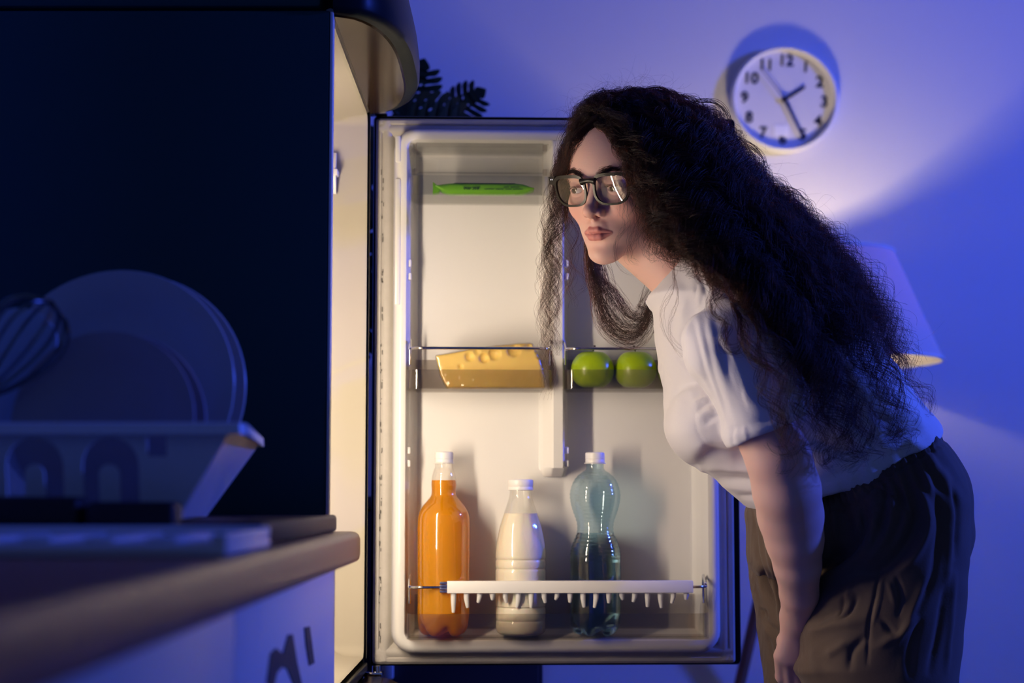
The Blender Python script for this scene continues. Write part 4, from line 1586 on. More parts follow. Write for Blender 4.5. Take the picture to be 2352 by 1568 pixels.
BODY = [(head_sd, np.array(H0) - 0.135, np.array(H0) + 0.135, 0.0)]
for ch, k in ((NECK, 0.022), (TORSO, 0.03), (ARM, 0.02), (FARM, 0.02), (LEGN, 0.03), (LEGF, 0.03), (FEET[0], 0.015), (FEET[1], 0.015)):
    lo_, hi_ = bb(ch)
    BODY.append((lambda X, Y, Z, ch=ch: s_chain(X, Y, Z, ch, 0.006), lo_, hi_, k))
sh_near, sh_far = W(1680, 830, 2.30), W(1680, 830, 2.60)
BODY.append((lambda X, Y, Z: s_cap(X, Y, Z, sh_near, sh_far, 0.034, 0.034), np.minimum(sh_near, sh_far) - 0.05, np.maximum(sh_near, sh_far) + 0.05, 0.03))
hb_lo, hb_hi = np.array(W(1780, 1640, 2.39)), np.array(W(1875, 1420, 2.49))
BODY.append((hand_sd, np.minimum(hb_lo, hb_hi) - 0.02, np.maximum(hb_lo, hb_hi) + 0.03, 0.020))
fh = W(1890, 1460, 2.59)
for k in range(5):
    a = (fh[0] + 0.01 * k - 0.02, fh[1] - 0.004, fh[2])
    b = (fh[0] + 0.016 * k - 0.035, fh[1] - 0.01, fh[2] - (0.085 if k < 4 else 0.05))
    BODY.append((lambda X, Y, Z, a=a, b=b: s_cap(X, Y, Z, a, b, 0.014, 0.008), np.minimum(a, b) - 0.014, np.maximum(a, b) + 0.014, 0.006))
GB = Grid((0.02, 2.17, -0.02), (0.74, 2.76, 1.56), 0.0030)
for fn, lo_, hi_, k in BODY:
    GB.add(fn, lo_, hi_, k)
Vb, Fb = nets(GB)
Vb = relax(Vb, Fb, 4)
del GB


def body_eval(p):
    X, Y, Z = p[:, 0], p[:, 1], p[:, 2]
    d = None
    for fn, lo_, hi_, k in BODY:
        e = fn(X, Y, Z)
        d = e if d is None else (smin(d, e, k) if k > 0 else np.minimum(d, e))
    return d


me = np_mesh('body', Vb, Fb, [], (0, 0, 0))
bm = bmesh.new()
bm.from_mesh(me)
h0n = np.array(H0)
fdir = np.array(HF)


def refine(cond):
    eds = []
    for f in bm.faces:
        if cond(f.calc_center_median()):
            eds += f.edges
    eds = list(set(eds))
    bmesh.ops.subdivide_edges(bm, edges=eds, cuts=1, use_grid_fill=True)


refine(lambda c: (c - H0).length < 0.150 and (c - H0).dot(HF) > 0.0)
fc = HP(85, 0, -30)
refine(lambda c: (c - fc).length < 0.078)
hc_ = Vector(W(1818, 1480, 2.42))
refine(lambda c: (c - hc_).length < 0.075)
bm.to_mesh(me)
bm.free()
n = len(me.vertices)
co = np.empty(n * 3, np.float32)
me.vertices.foreach_get('co', co)
co = co.reshape(-1, 3).astype(float)
sel = np.where((np.linalg.norm(co - h0n, axis=1) < 0.17) | (np.linalg.norm(co - np.array(hc_), axis=1) < 0.09))[0]
p = co[sel]
for it in range(3):
    e = 0.0006
    d0 = body_eval(p)
    g = np.stack([body_eval(p + np.eye(3)[i] * e) - body_eval(p - np.eye(3)[i] * e) for i in range(3)], 1) / (2 * e)
    gl = np.maximum((g * g).sum(1), 0.15)
    st_ = np.clip(d0 / gl, -0.002, 0.002)
    p = p - g * st_[:, None] * 0.9
co[sel] = p
# colours of the skin, plus shade painted into the mouth crease
f_, l_, u_ = to_head(co[:, 0], co[:, 1], co[:, 2])
al_ = np.abs(l_)
skin = np.tile(np.array([0.800, 0.510, 0.425]), (n, 1))


def blend(mask, colr):
    skin[:] = skin * (1 - mask[:, None]) + np.array(colr) * mask[:, None]


inh = (np.linalg.norm(co - h0n, axis=1) < 0.16).astype(float)
blend(inh * 0.55 * np.exp(-(((al_ - 36) / 22) ** 2 + ((u_ + 36) / 18) ** 2)) * (f_ > 30), (0.82, 0.38, 0.31))
blend(inh * 0.4 * np.exp(-((l_ / 14) ** 2 + ((u_ + 37) / 12) ** 2)) * (f_ > 85), (0.80, 0.40, 0.33))
fv, lv_, uv_ = f_, al_, u_
lipd = np.minimum(s_chain(fv, lv_, uv_, [((93.0, 0, -61.0), 4.2), ((92.0, 6, -60.8), 4.4), ((82, 20.5, -65.8), 2.0)], 2.0), s_chain(fv, lv_, uv_, [((91.5, 0, -70.8), 5.8), ((90.0, 7, -70.4), 5.4), ((82, 19.5, -67.0), 2.2)], 2.0))
blend(inh * np.clip(1.15 - lipd / 1.2, 0, 1) * 0.9, (0.62, 0.225, 0.205))
ml = s_cap(fv, lv_, uv_, (97, 0, -65.9), (83, 21.5, -66.4), 0.4, 0.3)
blend(inh * np.clip(0.6 - ml / 1.5, 0, 1) * 0.7, (0.18, 0.035, 0.035))  # crease shade between the lips, darkened into the colour
br = np.minimum(s_cap(fv, lv_, uv_, (90, 13, 18), (84, 31, 24.5), 2.6, 2.6), s_cap(fv, lv_, uv_, (84, 31, 24.5), (66, 52, 18), 2.6, 1.0))
blend(inh * np.clip(0.7 - br / 2.8, 0, 1) * 0.85, (0.020, 0.011, 0.008))
me.vertices.foreach_set('co', (co - np.array(PL)).astype(np.float32).ravel())
at = me.attributes.new('skin', 'FLOAT_COLOR', 'POINT')
at.data.foreach_set('color', np.concatenate([skin, np.ones((n, 1))], 1).astype(np.float32).ravel())
me.update()
mat('skin', (0.6, 0.38, 0.29), 0.48, spec=0.4, sss=0.22, attr='skin', bump=('noise', 260, 0.10))
me.materials.append(MATS['skin'])
me.shade_smooth()
body = bpy.data.objects.new('body', me)
link(body, pe)
body['label'] = 'bare skin of face, neck, arm and hand'

# ---- eyes
mat('eye_white', (0.72, 0.68, 0.65), 0.15, coat=0.6)
mat('eye_iris', (0.055, 0.030, 0.015), 0.15, coat=0.8)
mat('eye_pupil', (0.004, 0.004, 0.004), 0.1, coat=0.8)
gz = Vector((-0.82, -0.55, -0.08)).normalized()
gq = Vector((0, 0, 1)).rotation_difference(gz).to_matrix().to_4x4()
prof_e = [(12.2 * math.sin(PI * k / 32) / 1000, -12.2 * math.cos(PI * k / 32) / 1000) for k in range(33)]
prof_e[0] = (0.00005, prof_e[0][1])
prof_e[-1] = (0.00005, prof_e[-1][1])
for s in (1, -1):
    M = Matrix.Translation(HP(EYE[0], s * EYE[1], EYE[2])) @ gq
    g = xf(lathe(prof_e, 32), M)
    o = part(pe, 'eye', g, [MATS['eye_white'], MATS['eye_iris'], MATS['eye_pupil']], smooth=80)
    ctr = HP(EYE[0], s * EYE[1], EYE[2]) - PL
    for pl in o.data.polygons:
        a = math.degrees((Vector(pl.center) - ctr).angle(gz))
        pl.material_index = 2 if a < 10 else (1 if a < 31 else 0)

# ---- glasses
mat('frame_dark', (0.012, 0.011, 0.009), 0.3, spec=0.35)


def lens_ring(s, grow, n=44):
    out = []
    for k in range(n):
        a = 2 * PI * k / n
        ca, sa = math.cos(a), math.sin(a)
        x = 24.8 * math.copysign(abs(ca) ** (0.46 if sa > 0 else 0.66), ca)
        y = 19.8 * math.copysign(abs(sa) ** (0.50 if sa > 0 else 0.68), sa)
        if y < 0:
            x *= 1 - 0.14 * (-y / 20.5) ** 1.6
        x += 1.6 * (y / 20.5)
        r = math.hypot(x, y)
        gx = grow * (1.0 + (0.55 if y > 6 else 0.0))
        out.append((s * (33.2 + x * (1 + grow / 24.8)), -4.5 + y * (1 + gx / 19.8)))
    return out


def fcur(l):
    return 97.0 - 10.0 * (l / 70.0) ** 2


gl = root('glasses', '', '', PL) if False else bpy.data.objects.new('glasses', None)
link(gl, pe)
gl['label'] = 'dark rectangular framed glasses'


def gpart(name, g, m, label=None, smooth=40):
    V = [tuple(HP(f - max(0.0, (75 - abs(f - 97) * 2)) / 75 * (9 - u) * 0.155, l, u) - PL) for f, l, u in g[0]]
    o = bpy.data.objects.new(name, mesh(name, (V, g[1]), m, smooth))
    link(o, gl)
    if label:
        o['label'] = label
    return o


fr_pieces = []
for s in (1, -1):
    A, Bq = lens_ring(s, 2.6), lens_ring(s, -0.4)
    n = len(A)
    V, Fc = [], []
    for off in (2.0, -2.2):
        V += [(fcur(l) + off, l, u) for l, u in A] + [(fcur(l) + off, l, u) for l, u in Bq]
    for k in range(n):
        j = (k + 1) % n
        Fc += [(k, j, n + j, n + k), (2 * n + k, 3 * n + k, 3 * n + j, 2 * n + j), (k, 2 * n + k, 2 * n + j, j), (n + k, n + j, 3 * n + j, 3 * n + k)]
    fr_pieces.append((V, Fc))
    # end piece
    fr_pieces.append(([(fcur(62) + 1.8, s * 59, 18.5), (fcur(70) + 1.2, s * 71, 18), (fcur(70) + 1.0, s * 71, 8), (fcur(62) + 1.6, s * 62, 5),
                       (fcur(62) - 3, s * 59, 18.5), (fcur(70) - 5, s * 71, 18), (fcur(70) - 5, s * 71, 8), (fcur(62) - 3, s * 62, 5)],
                      [(0, 1, 2, 3), (7, 6, 5, 4), (0, 4, 5, 1), (1, 5, 6, 2), (2, 6, 7, 3), (3, 7, 4, 0)]))
br_ = []
for k in range(9):
    t = -1 + k / 4
    br_.append((98.6 + 0.8 * (1 - t * t), t * 11, 8.5 + 1.6 * (1 - t * t)))
fr_pieces.append(tube(br_, [5.2, 4.6, 4.0, 3.6, 3.5, 3.6, 4.0, 4.6, 5.2], 10))
gpart('frame', join(*fr_pieces), MATS['frame_dark'])
for s in (1, -1):
    L_ = lens_ring(s, 0.2)
    c = len(L_)
    cl_, cu_ = s * 33.2, -4.5
    V, Fc = [], []
    for rho in (0.02, 0.2, 0.4, 0.6, 0.8, 1.0):
        for l, u in L_:
            l2, u2 = cl_ + (l - cl_) * rho, cu_ + (u - cu_) * rho
            V.append((fcur(cl_) + 0.8 + (0.100 if s > 0 else 0.140) * (l2 - cl_) - 0.003 * (l2 - cl_) ** 2 - 0.003 * (u2 - cu_) ** 2, l2, u2))
    for i in range(5):
        for k in range(c):
            j = (k + 1) % c
            Fc.append((i * c + k, i * c + j, (i + 1) * c + j, (i + 1) * c + k))
    Fc.append(tuple(range(c)))
    g = (V, Fc)
    gpart('lens', g, MATS['lens_glass'], smooth=80)
    gpart('temple', tube([(fcur(70) - 4, s * 70.5, 13), (60, s * 74, 13), (10, s * 77.5, 12), (-14, s * 78, 8), (-30, s * 76, -12)], [3.2, 2.8, 2.6, 2.6, 2.2], 8), MATS['frame_dark'])
    gpart('rivet', join(*[shift(rbox(0, 1.0, -0.8, 0.8, -1.2, 1.2, 0.3), (fcur(66) + 1.4, s * (64.0 + dx), 14)) for dx in (0, 2.6)]), MATS['chrome'])

# ------------------------------------------------------------------ clothes


def folds(V, N, lines, side=-1):
    """raise or sink the cloth along creases given as (pixel polyline, width px, amount mm)"""
    px, py = proj(V)
    w_side = np.clip(-N[:, 1] * 1.6 + 0.35, 0, 1)
    D = np.zeros(len(V))
    for pts, wd, amp in lines:
        pts = [(q.x, q.y) for q in smooth_path([(a, b, 0) for a, b in pts], 4)]
        best = np.full(len(V), 1e9)
        par = np.zeros(len(V))
        m = len(pts) - 1
        for i in range(m):
            ax, ay = pts[i]
            bx, by = pts[i + 1]
            ex, ey = bx - ax, by - ay
            t = np.clip(((px - ax) * ex + (py - ay) * ey) / (ex * ex + ey * ey + 1e-9), 0, 1)
            d = np.hypot(px - ax - t * ex, py - ay - t * ey)
            b_ = d < best
            best = np.where(b_, d, best)
            par = np.where(b_, (i + t) / m, par)
        tp = np.clip(np.minimum(par, 1 - par) * 5, 0, 1) * 0.7 + 0.3
        D += amp / 1000 * np.exp(-(best / wd) ** 2) * tp
    return V + N * (D * w_side)[:, None]


SHIRT = [(1481, 684), (1496, 716), (1501, 760), (1503, 800), (1509, 850), (1520, 905), (1533, 960), (1549, 1008), (1577, 1052), (1614, 1088), (1660, 1127), (1700, 1160), (1738, 1181), (1805, 1170), (1880, 1144), (1955, 1135), (2000, 1087), (2060, 1054), (2110, 1032), (2146, 1000), (2148, 968), (2112, 925), (2060, 850), (1980, 762), (1880, 690), (1780, 630), (1690, 592), (1610, 575), (1560, 592), (1518, 640)]
SLEEVE = [(1632, 700), (1600, 717), (1573, 745), (1561, 790), (1573, 850), (1613, 905), (1648, 962), (1660, 1020), (1664, 1037), (1700, 1026), (1745, 1008), (1800, 983), (1850, 958), (1858, 930), (1840, 850), (1800, 765), (1740, 712), (1680, 692)]
YT, YS_ = 2.465, 2.268
shp, slp = poly_w(SHIRT, YT), poly_w(SLEEVE, YS_)
GS = Grid((0.16, 2.17, 0.88), (0.66, 2.66, 1.33), 0.0030)
def push(pts, i0, i1, d):
    return [(a + d[0], b + d[1]) if i0 <= i <= i1 else (a, b) for i, (a, b) in enumerate(pts)]


def s_cut(X, Y, Z, poly):
    xx, zz = np.broadcast_arrays(X[:, :1, :], Z[:, :1, :])
    return poly_sd(xx.ravel(), zz.ravel(), poly).reshape(xx.shape)


# the cloth tubes run on past their hems and are cut there, so the hems stay open and full
shx = poly_w(push(SHIRT, 12, 19, (70, 75)), YT)
slx = poly_w(push(SLEEVE, 8, 12, (45, 75)), YS_)
GS.add(lambda X, Y, Z: smax(s_puff(X, Y, Z, shx, YT, 0.100, 0.150), s_cut(X, Y, Z, shp), 0.004), (0.16, 2.30, 0.88), (0.66, 2.64, 1.33))
GS.add(lambda X, Y, Z: smax(s_puff(X, Y, Z, slx, YS_, 0.048, 0.062), s_cut(X, Y, Z, slp), 0.003), (0.2, 2.19, 0.9), (0.5, 2.34, 1.33), 0.006)
yF = 2.625
slf = poly_w([(a + 12, b + 6) for a, b in SLEEVE], yF)
GS.add(lambda X, Y, Z: s_puff(X, Y, Z, slf, yF, 0.048, 0.055), (0.2, 2.55, 0.9), (0.55, 2.7, 1.33), 0.02)
# bust
bc_ = W(1622, 985, 2.42)
GS.add(lambda X, Y, Z: s_ell(X, Y, Z, bc_, (0.060, 0.105, 0.055)), np.array(bc_) - 0.1, np.array(bc_) + 0.1, 0.03)
# opening round the arm and the neck
oa = [(W(1772, 1010, 2.263), 0.0475), (W(1815, 1120, 2.262), 0.056)]
GS.add(lambda X, Y, Z: s_chain(X, Y, Z, oa), *bb(oa), 0.003, 'd')
ncut = [(W(1478, 560, 2.49), 0.060), (W(1536, 632, 2.475), 0.052)]
GS.add(lambda X, Y, Z: s_chain(X, Y, Z, ncut), *bb(ncut), 0.003, 'd')
# collar band
ca_ = np.array(W(1541, 632, 2.475))
cax = np.array(W(1612, 700, 2.465)) - ca_
cax[1] = 0.0
cax /= np.linalg.norm(cax)


def collar(X, Y, Z):
    x, y, z = X - ca_[0], (Y - ca_[1]) * 0.92, Z - ca_[2]
    t = x * cax[0] + y * cax[1] + z * cax[2]
    rad = np.sqrt(np.maximum(x * x + y * y + z * z - t * t, 0))
    q = np.abs(rad - 0.0545 - t * 0.2) - 0.0022
    w = np.abs(t - 0.008) - 0.009
    return smax(q, w, 0.003)


GS.add(collar, ca_ - 0.075, ca_ + 0.075, 0.003)
Vs, Fs = nets(GS)
Vs = relax(Vs, Fs, 2)
SF = [([(1637, 706), (1605, 717), (1579, 740), (1566, 768), (1563, 801), (1572, 841)], 5, -3.0),
      ([(1630, 712), (1600, 728), (1582, 752), (1575, 790)], 6, 2.0),
      ([(1572, 841), (1611, 898), (1651, 964), (1663, 1000)], 6, -4.0),
      ([(1591, 740), (1605, 812), (1628, 898), (1657, 964)], 6, -1.36), ([(1601, 735), (1618, 812), (1643, 905), (1668, 985)], 6, 0.91),
      ([(1612, 728), (1622, 789), (1645, 890), (1676, 985)], 6, -1.09), ([(1626, 722), (1640, 800), (1664, 890), (1690, 985)], 8, 0.97),
      ([(1637, 714), (1646, 783), (1680, 880), (1717, 955)], 9, -1.51), ([(1660, 780), (1700, 880), (1716, 935)], 7, 0.76),
      ([(1665, 800), (1690, 862), (1712, 938)], 4, -1.38),
      ([(1660, 1000), (1690, 990), (1716, 983), (1760, 972), (1840, 942)], 3, -1.5), ([(1663, 1018), (1700, 1006), (1760, 990), (1845, 955)], 7, 1.5),
      ([(1681, 990), (1686, 1030)], 5, -2.0), ([(1707, 985), (1716, 1020)], 5, 1.5),
      ([(1611, 884), (1570, 890), (1545, 910), (1534, 948)], 11, -5.5), ([(1600, 905), (1565, 912), (1550, 950)], 16, 3.5),
      ([(1624, 912), (1590, 936)], 6, 2.5), ([(1630, 925), (1600, 950)], 5, -3.0), ([(1638, 942), (1600, 968)], 6, 2.5), ([(1650, 958), (1616, 980)], 6, -3.5),
      ([(1545, 812), (1560, 833), (1578, 850)], 4, -3.0), ([(1507, 828), (1525, 860), (1536, 888)], 5, -3.5), ([(1520, 838), (1540, 880)], 7, 2.5),
      ([(1593, 1072), (1650, 1052), (1740, 1060)], 12, -8.0), ([(1590, 1090), (1650, 1082), (1745, 1086)], 10, 5.5), ([(1633, 1110), (1690, 1112), (1745, 1112)], 9, -5.0), ([(1660, 1128), (1745, 1135)], 9, 3.0), ([(1690, 1148), (1745, 1150)], 6, -3.0),
      ([(1590, 1035), (1640, 1020), (1700, 1042)], 12, 3.0), ([(1593, 940), (1600, 1000), (1640, 1050)], 3, -1.2),
      ([(1600, 655), (1592, 690)], 5, -2.0), ([(1618, 665), (1608, 705)], 5, -2.0), ([(1545, 700), (1540, 760), (1555, 800)], 8, -2.5), ([(1520, 720), (1522, 770)], 7, 2.0), ([(1575, 690), (1560, 740)], 7, 2.0),
      ([(1590, 600), (1610, 650), (1632, 702)], 3.5, -2.0),
      ([(2010, 1010), (2070, 1004), (2140, 992)], 5, -4.0), ([(1990, 1045), (2060, 1035), (2120, 1015)], 8, 4.0), ([(1900, 1110), (1960, 1085), (2010, 1050)], 10, -5.0), ([(1890, 1070), (1960, 1050), (2020, 1030)], 12, 4.0), ([(2040, 960), (2090, 965), (2130, 975)], 12, 4.0)]
Ns = vnormals(Vs, Fs)
Vs = folds(Vs, Ns, SF)
qa = (Vs[:, 0] * 0.66 - Vs[:, 2] * 0.75) * 1000
qb = (Vs[:, 0] * 0.75 + Vs[:, 2] * 0.66) * 1000
wv_ = np.sin(qb / 9.0 + 1.6 * np.sin(qa / 31) + 0.8 * np.sin(qb / 23)) * np.sin(qa / 37 + 1.3 * np.sin(qb / 41)) + 0.5 * np.sin(qb / 4.6 + 2.0 * np.sin(qa / 17)) * np.sin(qa / 21 + qb / 53)
Vs = Vs + vnormals(Vs, Fs) * (0.0014 * wv_)[:, None]
Vs = relax(Vs, Fs, 1, 0.35)
mat('tee_white', (0.86, 0.84, 0.84), 0.85, spec=0.15, sheen=0.2, bump=('noise', 500, 0.18))
shirt = bpy.data.objects.new('tee_shirt', np_mesh('tee_shirt', Vs, Fs, MATS['tee_white'], PL))
link(shirt, pe)
shirt['label'] = 'plain white short sleeved tee shirt'

YNL, YFL = 2.400, 2.590
NEARL = [(1890, 1110), (1945, 1080), (1985, 1045), (2050, 1020), (2135, 992), (2148, 1003), (2188, 1052), (2221, 1108), (2230, 1180), (2227, 1300), (2217, 1450), (2206, 1568), (2190, 1800), (2185, 2200), (2170, 2560), (2010, 2580), (1960, 2200), (1900, 1800), (1850, 1600), (1826, 1556), (1837, 1520), (1838, 1470), (1848, 1410), (1872, 1360), (1890, 1300), (1895, 1220)]
FARL = [(1716, 1172), (1716, 1260), (1721, 1330), (1736, 1420), (1754, 1568), (1790, 1800), (1850, 2200), (1880, 2450), (2040, 2450), (2060, 2200), (2090, 1800), (2110, 1568), (2120, 1300), (2080, 1150), (1980, 1090), (1850, 1120), (1760, 1150)]
PELV = [(1850, 1100), (1900, 1075), (1950, 1040), (2030, 1005), (2130, 985), (2148, 1003), (2186, 1052), (2220, 1108), (2228, 1180), (2226, 1270), (2180, 1340), (2050, 1380), (1900, 1360), (1780, 1340), (1725, 1320), (1718, 1240), (1718, 1172), (1760, 1130)]
GT = Grid((0.30, 2.24, 0.03), (0.72, 2.74, 1.05), 0.0026)
npo, fpo, ppo = poly_w(NEARL, YNL), poly_w(FARL, YFL), poly_w(PELV, 2.49)
GT.add(lambda X, Y, Z: s_puff(X, Y, Z, fpo, YFL, 0.075, 0.100), (0.30, 2.44, 0.03), (0.72, 2.72, 1.05))
GT.add(lambda X, Y, Z: s_puff(X, Y, Z, ppo, 2.49, 0.085, 0.163), (0.30, 2.28, 0.75), (0.72, 2.7, 1.05), 0.015)
GT.add(lambda X, Y, Z: s_puff(X, Y, Z, npo, YNL, 0.105, 0.108), (0.30, 2.27, 0.03), (0.72, 2.52, 1.05), 0.008)
Vt, Ft = nets(GT)
Vt = relax(Vt, Ft, 2)
Nt = vnormals(Vt, Ft)
px, py = proj(Vt)
# gathers under the elastic waist: distance below the waist line and position along it
wl = smooth_path([(1880, 1150, 0), (1960, 1134, 0), (2000, 1087, 0), (2060, 1052, 0), (2146, 1000, 0)], 8)
best = np.full(len(Vt), 1e9)
par = np.zeros(len(Vt))
acc = 0
for a, b in zip(wl[:-1], wl[1:]):
    ex, ey = b.x - a.x, b.y - a.y
    L = math.hypot(ex, ey)
    t = np.clip(((px - a.x) * ex + (py - a.y) * ey) / (L * L), 0, 1)
    d = np.hypot(px - a.x - t * ex, py - a.y - t * ey)
    m_ = d < best
    best = np.where(m_, d, best)
    par = np.where(m_, acc + t * L, par)
    acc += L
near_w = np.clip(-Nt[:, 1] * 1.6 + 0.4, 0, 1)
ga = np.sin(par / 13.0 * 2 * PI + 1.2 * np.sin(par / 23)) * np.exp(-(best / 34) ** 2) * 0.0022
ga += np.sin(par / 31.0 * 2 * PI + 1.5 * np.sin(par / 40 + best / 60)) * np.exp(-((best - 75) / 70) ** 2) * 0.0024
ga -= 0.003 * np.exp(-((best - 34) / 6) ** 2)
Vt = Vt + Nt * (ga * near_w)[:, None]
Nt = vnormals(Vt, Ft)
TF = [([(2013, 1150), (2012, 1220), (1985, 1280), (1930, 1320), (1880, 1350), (1856, 1390)], 15, 9.0),
      ([(1990, 1180), (1985, 1240), (1950, 1285), (1895, 1325)], 13, -9.0), ([(1940, 1160), (1945, 1230), (1920, 1290), (1880, 1330)], 20, -7.0),
      ([(2106, 1145), (2116, 1204), (2090, 1264), (2037, 1318), (1968, 1342)], 20, -12.0), ([(2126, 1150), (2136, 1215), (2110, 1280), (2060, 1330)], 12, 8.0),
      ([(2055, 1130), (2052, 1200), (2030, 1260), (1990, 1310)], 9, 5.0), ([(2040, 1120), (2035, 1190), (2016, 1250)], 6, -4.0), ([(2070, 1130), (2074, 1200), (2050, 1265)], 7, -4.0),
      ([(2022, 1320), (2014, 1383), (2000, 1445), (1996, 1540)], 4, -4.0), ([(2032, 1320), (2024, 1383), (2010, 1445)], 5, 2.5),
      ([(1972, 1380), (1955, 1420), (1935, 1436)], 5, -6.0), ([(1945, 1385), (1935, 1410), (1930, 1430)], 4, -4.5), ([(1960, 1360), (1950, 1390)], 5, 3.0),
      ([(1890, 1400), (1960, 1370), (2000, 1345)], 15, 5.0), ([(1880, 1440), (1940, 1405)], 10, -5.0), ([(1855, 1470), (1910, 1450), (1990, 1440)], 12, 4.0),
      ([(1990, 1480), (1960, 1510), (1955, 1550)], 8, -5.0), ([(2030, 1440), (2060, 1470), (2080, 1455)], 7, -4.0), ([(2020, 1500), (2070, 1470), (2120, 1430)], 9, 4.5), ([(1900, 1520), (1950, 1490)], 10, 4.0), ([(1870, 1500), (1880, 1560)], 12, 3.0),
      ([(2195, 1120), (2206, 1200), (2200, 1290)], 7, -5.0), ([(2175, 1090), (2190, 1180), (2186, 1300), (2170, 1400)], 9, 4.0), ([(2150, 1100), (2165, 1200), (2150, 1330), (2110, 1420)], 10, -5.0),
      ([(2135, 1340), (2100, 1420), (2060, 1500)], 9, 4.0), ([(2180, 1340), (2165, 1450), (2140, 1560)], 8, -5.0), ([(2200, 1330), (2190, 1450), (2180, 1560)], 7, 3.5), ([(2120, 1430), (2100, 1500), (2095, 1568)], 9, -5.0),
      ([(2060, 1330), (2075, 1380), (2068, 1430)], 5, -4.0), ([(2045, 1350), (2060, 1400)], 5, 3.0),
      ([(1728, 1178), (1740, 1280), (1762, 1350), (1783, 1400)], 5, -7.0), ([(1740, 1180), (1752, 1280), (1775, 1370)], 5, 4.0), ([(1756, 1190), (1772, 1300), (1790, 1400), (1797, 1450)], 6, 5.0), ([(1770, 1200), (1783, 1300)], 4, -3.0),
      ([(1722, 1300), (1745, 1335), (1752, 1370)], 5, 4.0), ([(1730, 1340), (1745, 1400)], 5, -4.0), ([(1745, 1410), (1760, 1440), (1790, 1470)], 6, -4.0), ([(1758, 1440), (1775, 1500), (1800, 1540)], 9, 4.5), ([(1765, 1470), (1785, 1540)], 6, -4.5), ([(1748, 1412), (1752, 1432)], 3, -4.0), ([(1757, 1412), (1762, 1432)], 3, -4.0)]
Vt = folds(Vt, Nt, TF)
q = Vt * 42
Vt = Vt + vnormals(Vt, Ft) * (0.0011 * np.sin(q[:, 0] * 1.7 + 2 * np.sin(q[:, 2] * 0.9)) * np.sin(q[:, 2] * 1.3 + 1.5 * np.sin(q[:, 0] * 0.7)))[:, None]
Vt = relax(Vt, Ft, 1, 0.3)
mat('trouser_cloth', (0.125, 0.090, 0.066), 0.75, spec=0.2, sheen=0.15, bump=('noise', 320, 0.15))
tro = bpy.data.objects.new('trousers', np_mesh('trousers', Vt, Ft, MATS['trouser_cloth'], PL))
link(tro, pe)
tro['label'] = 'loose grey brown trousers with an elastic waist'
# ------------------------------------------------------------------ hair
mat('hair_dark', (0.010, 0.007, 0.006), 0.55, spec=0.25)
mh = bpy.data.materials.new('hair_strand')
MATS['hair_strand'] = mh
mh.use_nodes = True
nt = mh.node_tree
nt.nodes.clear()
out = nt.nodes.new('ShaderNodeOutputMaterial')
hb = nt.nodes.new('ShaderNodeBsdfHairPrincipled')
hb.parametrization = 'MELANIN'
for nm, v in (('Melanin', 0.93), ('Melanin Redness', 0.9), ('Roughness', 0.38), ('Radial Roughness', 0.45), ('Random Roughness', 0.2), ('Random Color', 0.10), ('IOR', 1.38)):
    if nm in hb.inputs:
        hb.inputs[nm].default_value = v
nt.links.new(hb.outputs[0], out.inputs[0])

# dense inner mass
GH = Grid((0.05, 2.20, 0.98), (0.62, 2.66, 1.54), 0.004)


def cap_sd(X, Y, Z):
    f, l, u = to_head(X, Y, Z)
    d = s_ell(f, l, u, (-16, 2, 34), (104, 90, 92))
    d = smin(d, s_ell(f, l, u, (-46, 14, -30), (62, 74, 80)), 30)
    cut = s_ell(f, l, u, (104, -2, -20), (84, 86, 122))
    d = smax(d, -cut, 6)
    return d / 1000


MASS = [(1500, 250), (1600, 300), (1672, 392), (1745, 480), (1840, 560), (1925, 640), (1975, 735), (1990, 800), (1975, 840), (1935, 860), (1900, 860), (1870, 820), (1825, 750), (1770, 680), (1710, 620), (1645, 570), (1585, 530), (1540, 480), (1520, 420), (1490, 330)]
MASS2 = [(1700, 480), (1760, 520), (1840, 580), (1925, 660), (1960, 735), (1965, 790), (1935, 825), (1910, 825), (1880, 800), (1840, 740), (1790, 680), (1735, 620), (1690, 560), (1670, 500)]
YM = 2.46
mpo = poly_w(MASS, YM)
GH.add(cap_sd, np.array(H0) - 0.15, np.array(H0) + 0.15)
GH.add(lambda X, Y, Z: s_puff(X, Y, Z, mpo, YM, 0.07, 0.110), (0.1, 2.24, 0.98), (0.62, 2.58, 1.54), 0.02)
m2 = poly_w(MASS2, 2.38)
GH.add(lambda X, Y, Z: s_puff(X, Y, Z, m2, 2.38, 0.07, 0.095), (0.1, 2.24, 0.98), (0.62, 2.5, 1.54), 0.02)
Vh, Fh = nets(GH)
Vh = relax(Vh, Fh, 2)
Nh = vnormals(Vh, Fh)
q = Vh * 1000
Vh = Vh + Nh * (0.003 * np.sin(q[:, 0] / 9 - q[:, 2] / 14 + 2 * np.sin(q[:, 2] / 23)) * np.sin(q[:, 1] / 11 + q[:, 2] / 17))[:, None]
ho = bpy.data.objects.new('hair_mass', np_mesh('hair_mass', Vh, Fh, MATS['hair_dark'], PL))
link(ho, pe)
ho['label'] = 'dense inner body of the long dark hair'


def G_(pts):
    """guide polyline from (px, py, Y)"""
    c = smooth_path([P(*p) for p in pts], 10)
    c = np.array([tuple(v) for v in c])
    s = np.concatenate([[0], np.cumsum(np.linalg.norm(np.diff(c, axis=0), axis=1))])
    t = np.linspace(0, s[-1], 72)
    return np.stack([np.interp(t, s, c[:, i]) for i in range(3)], 1), s[-1]


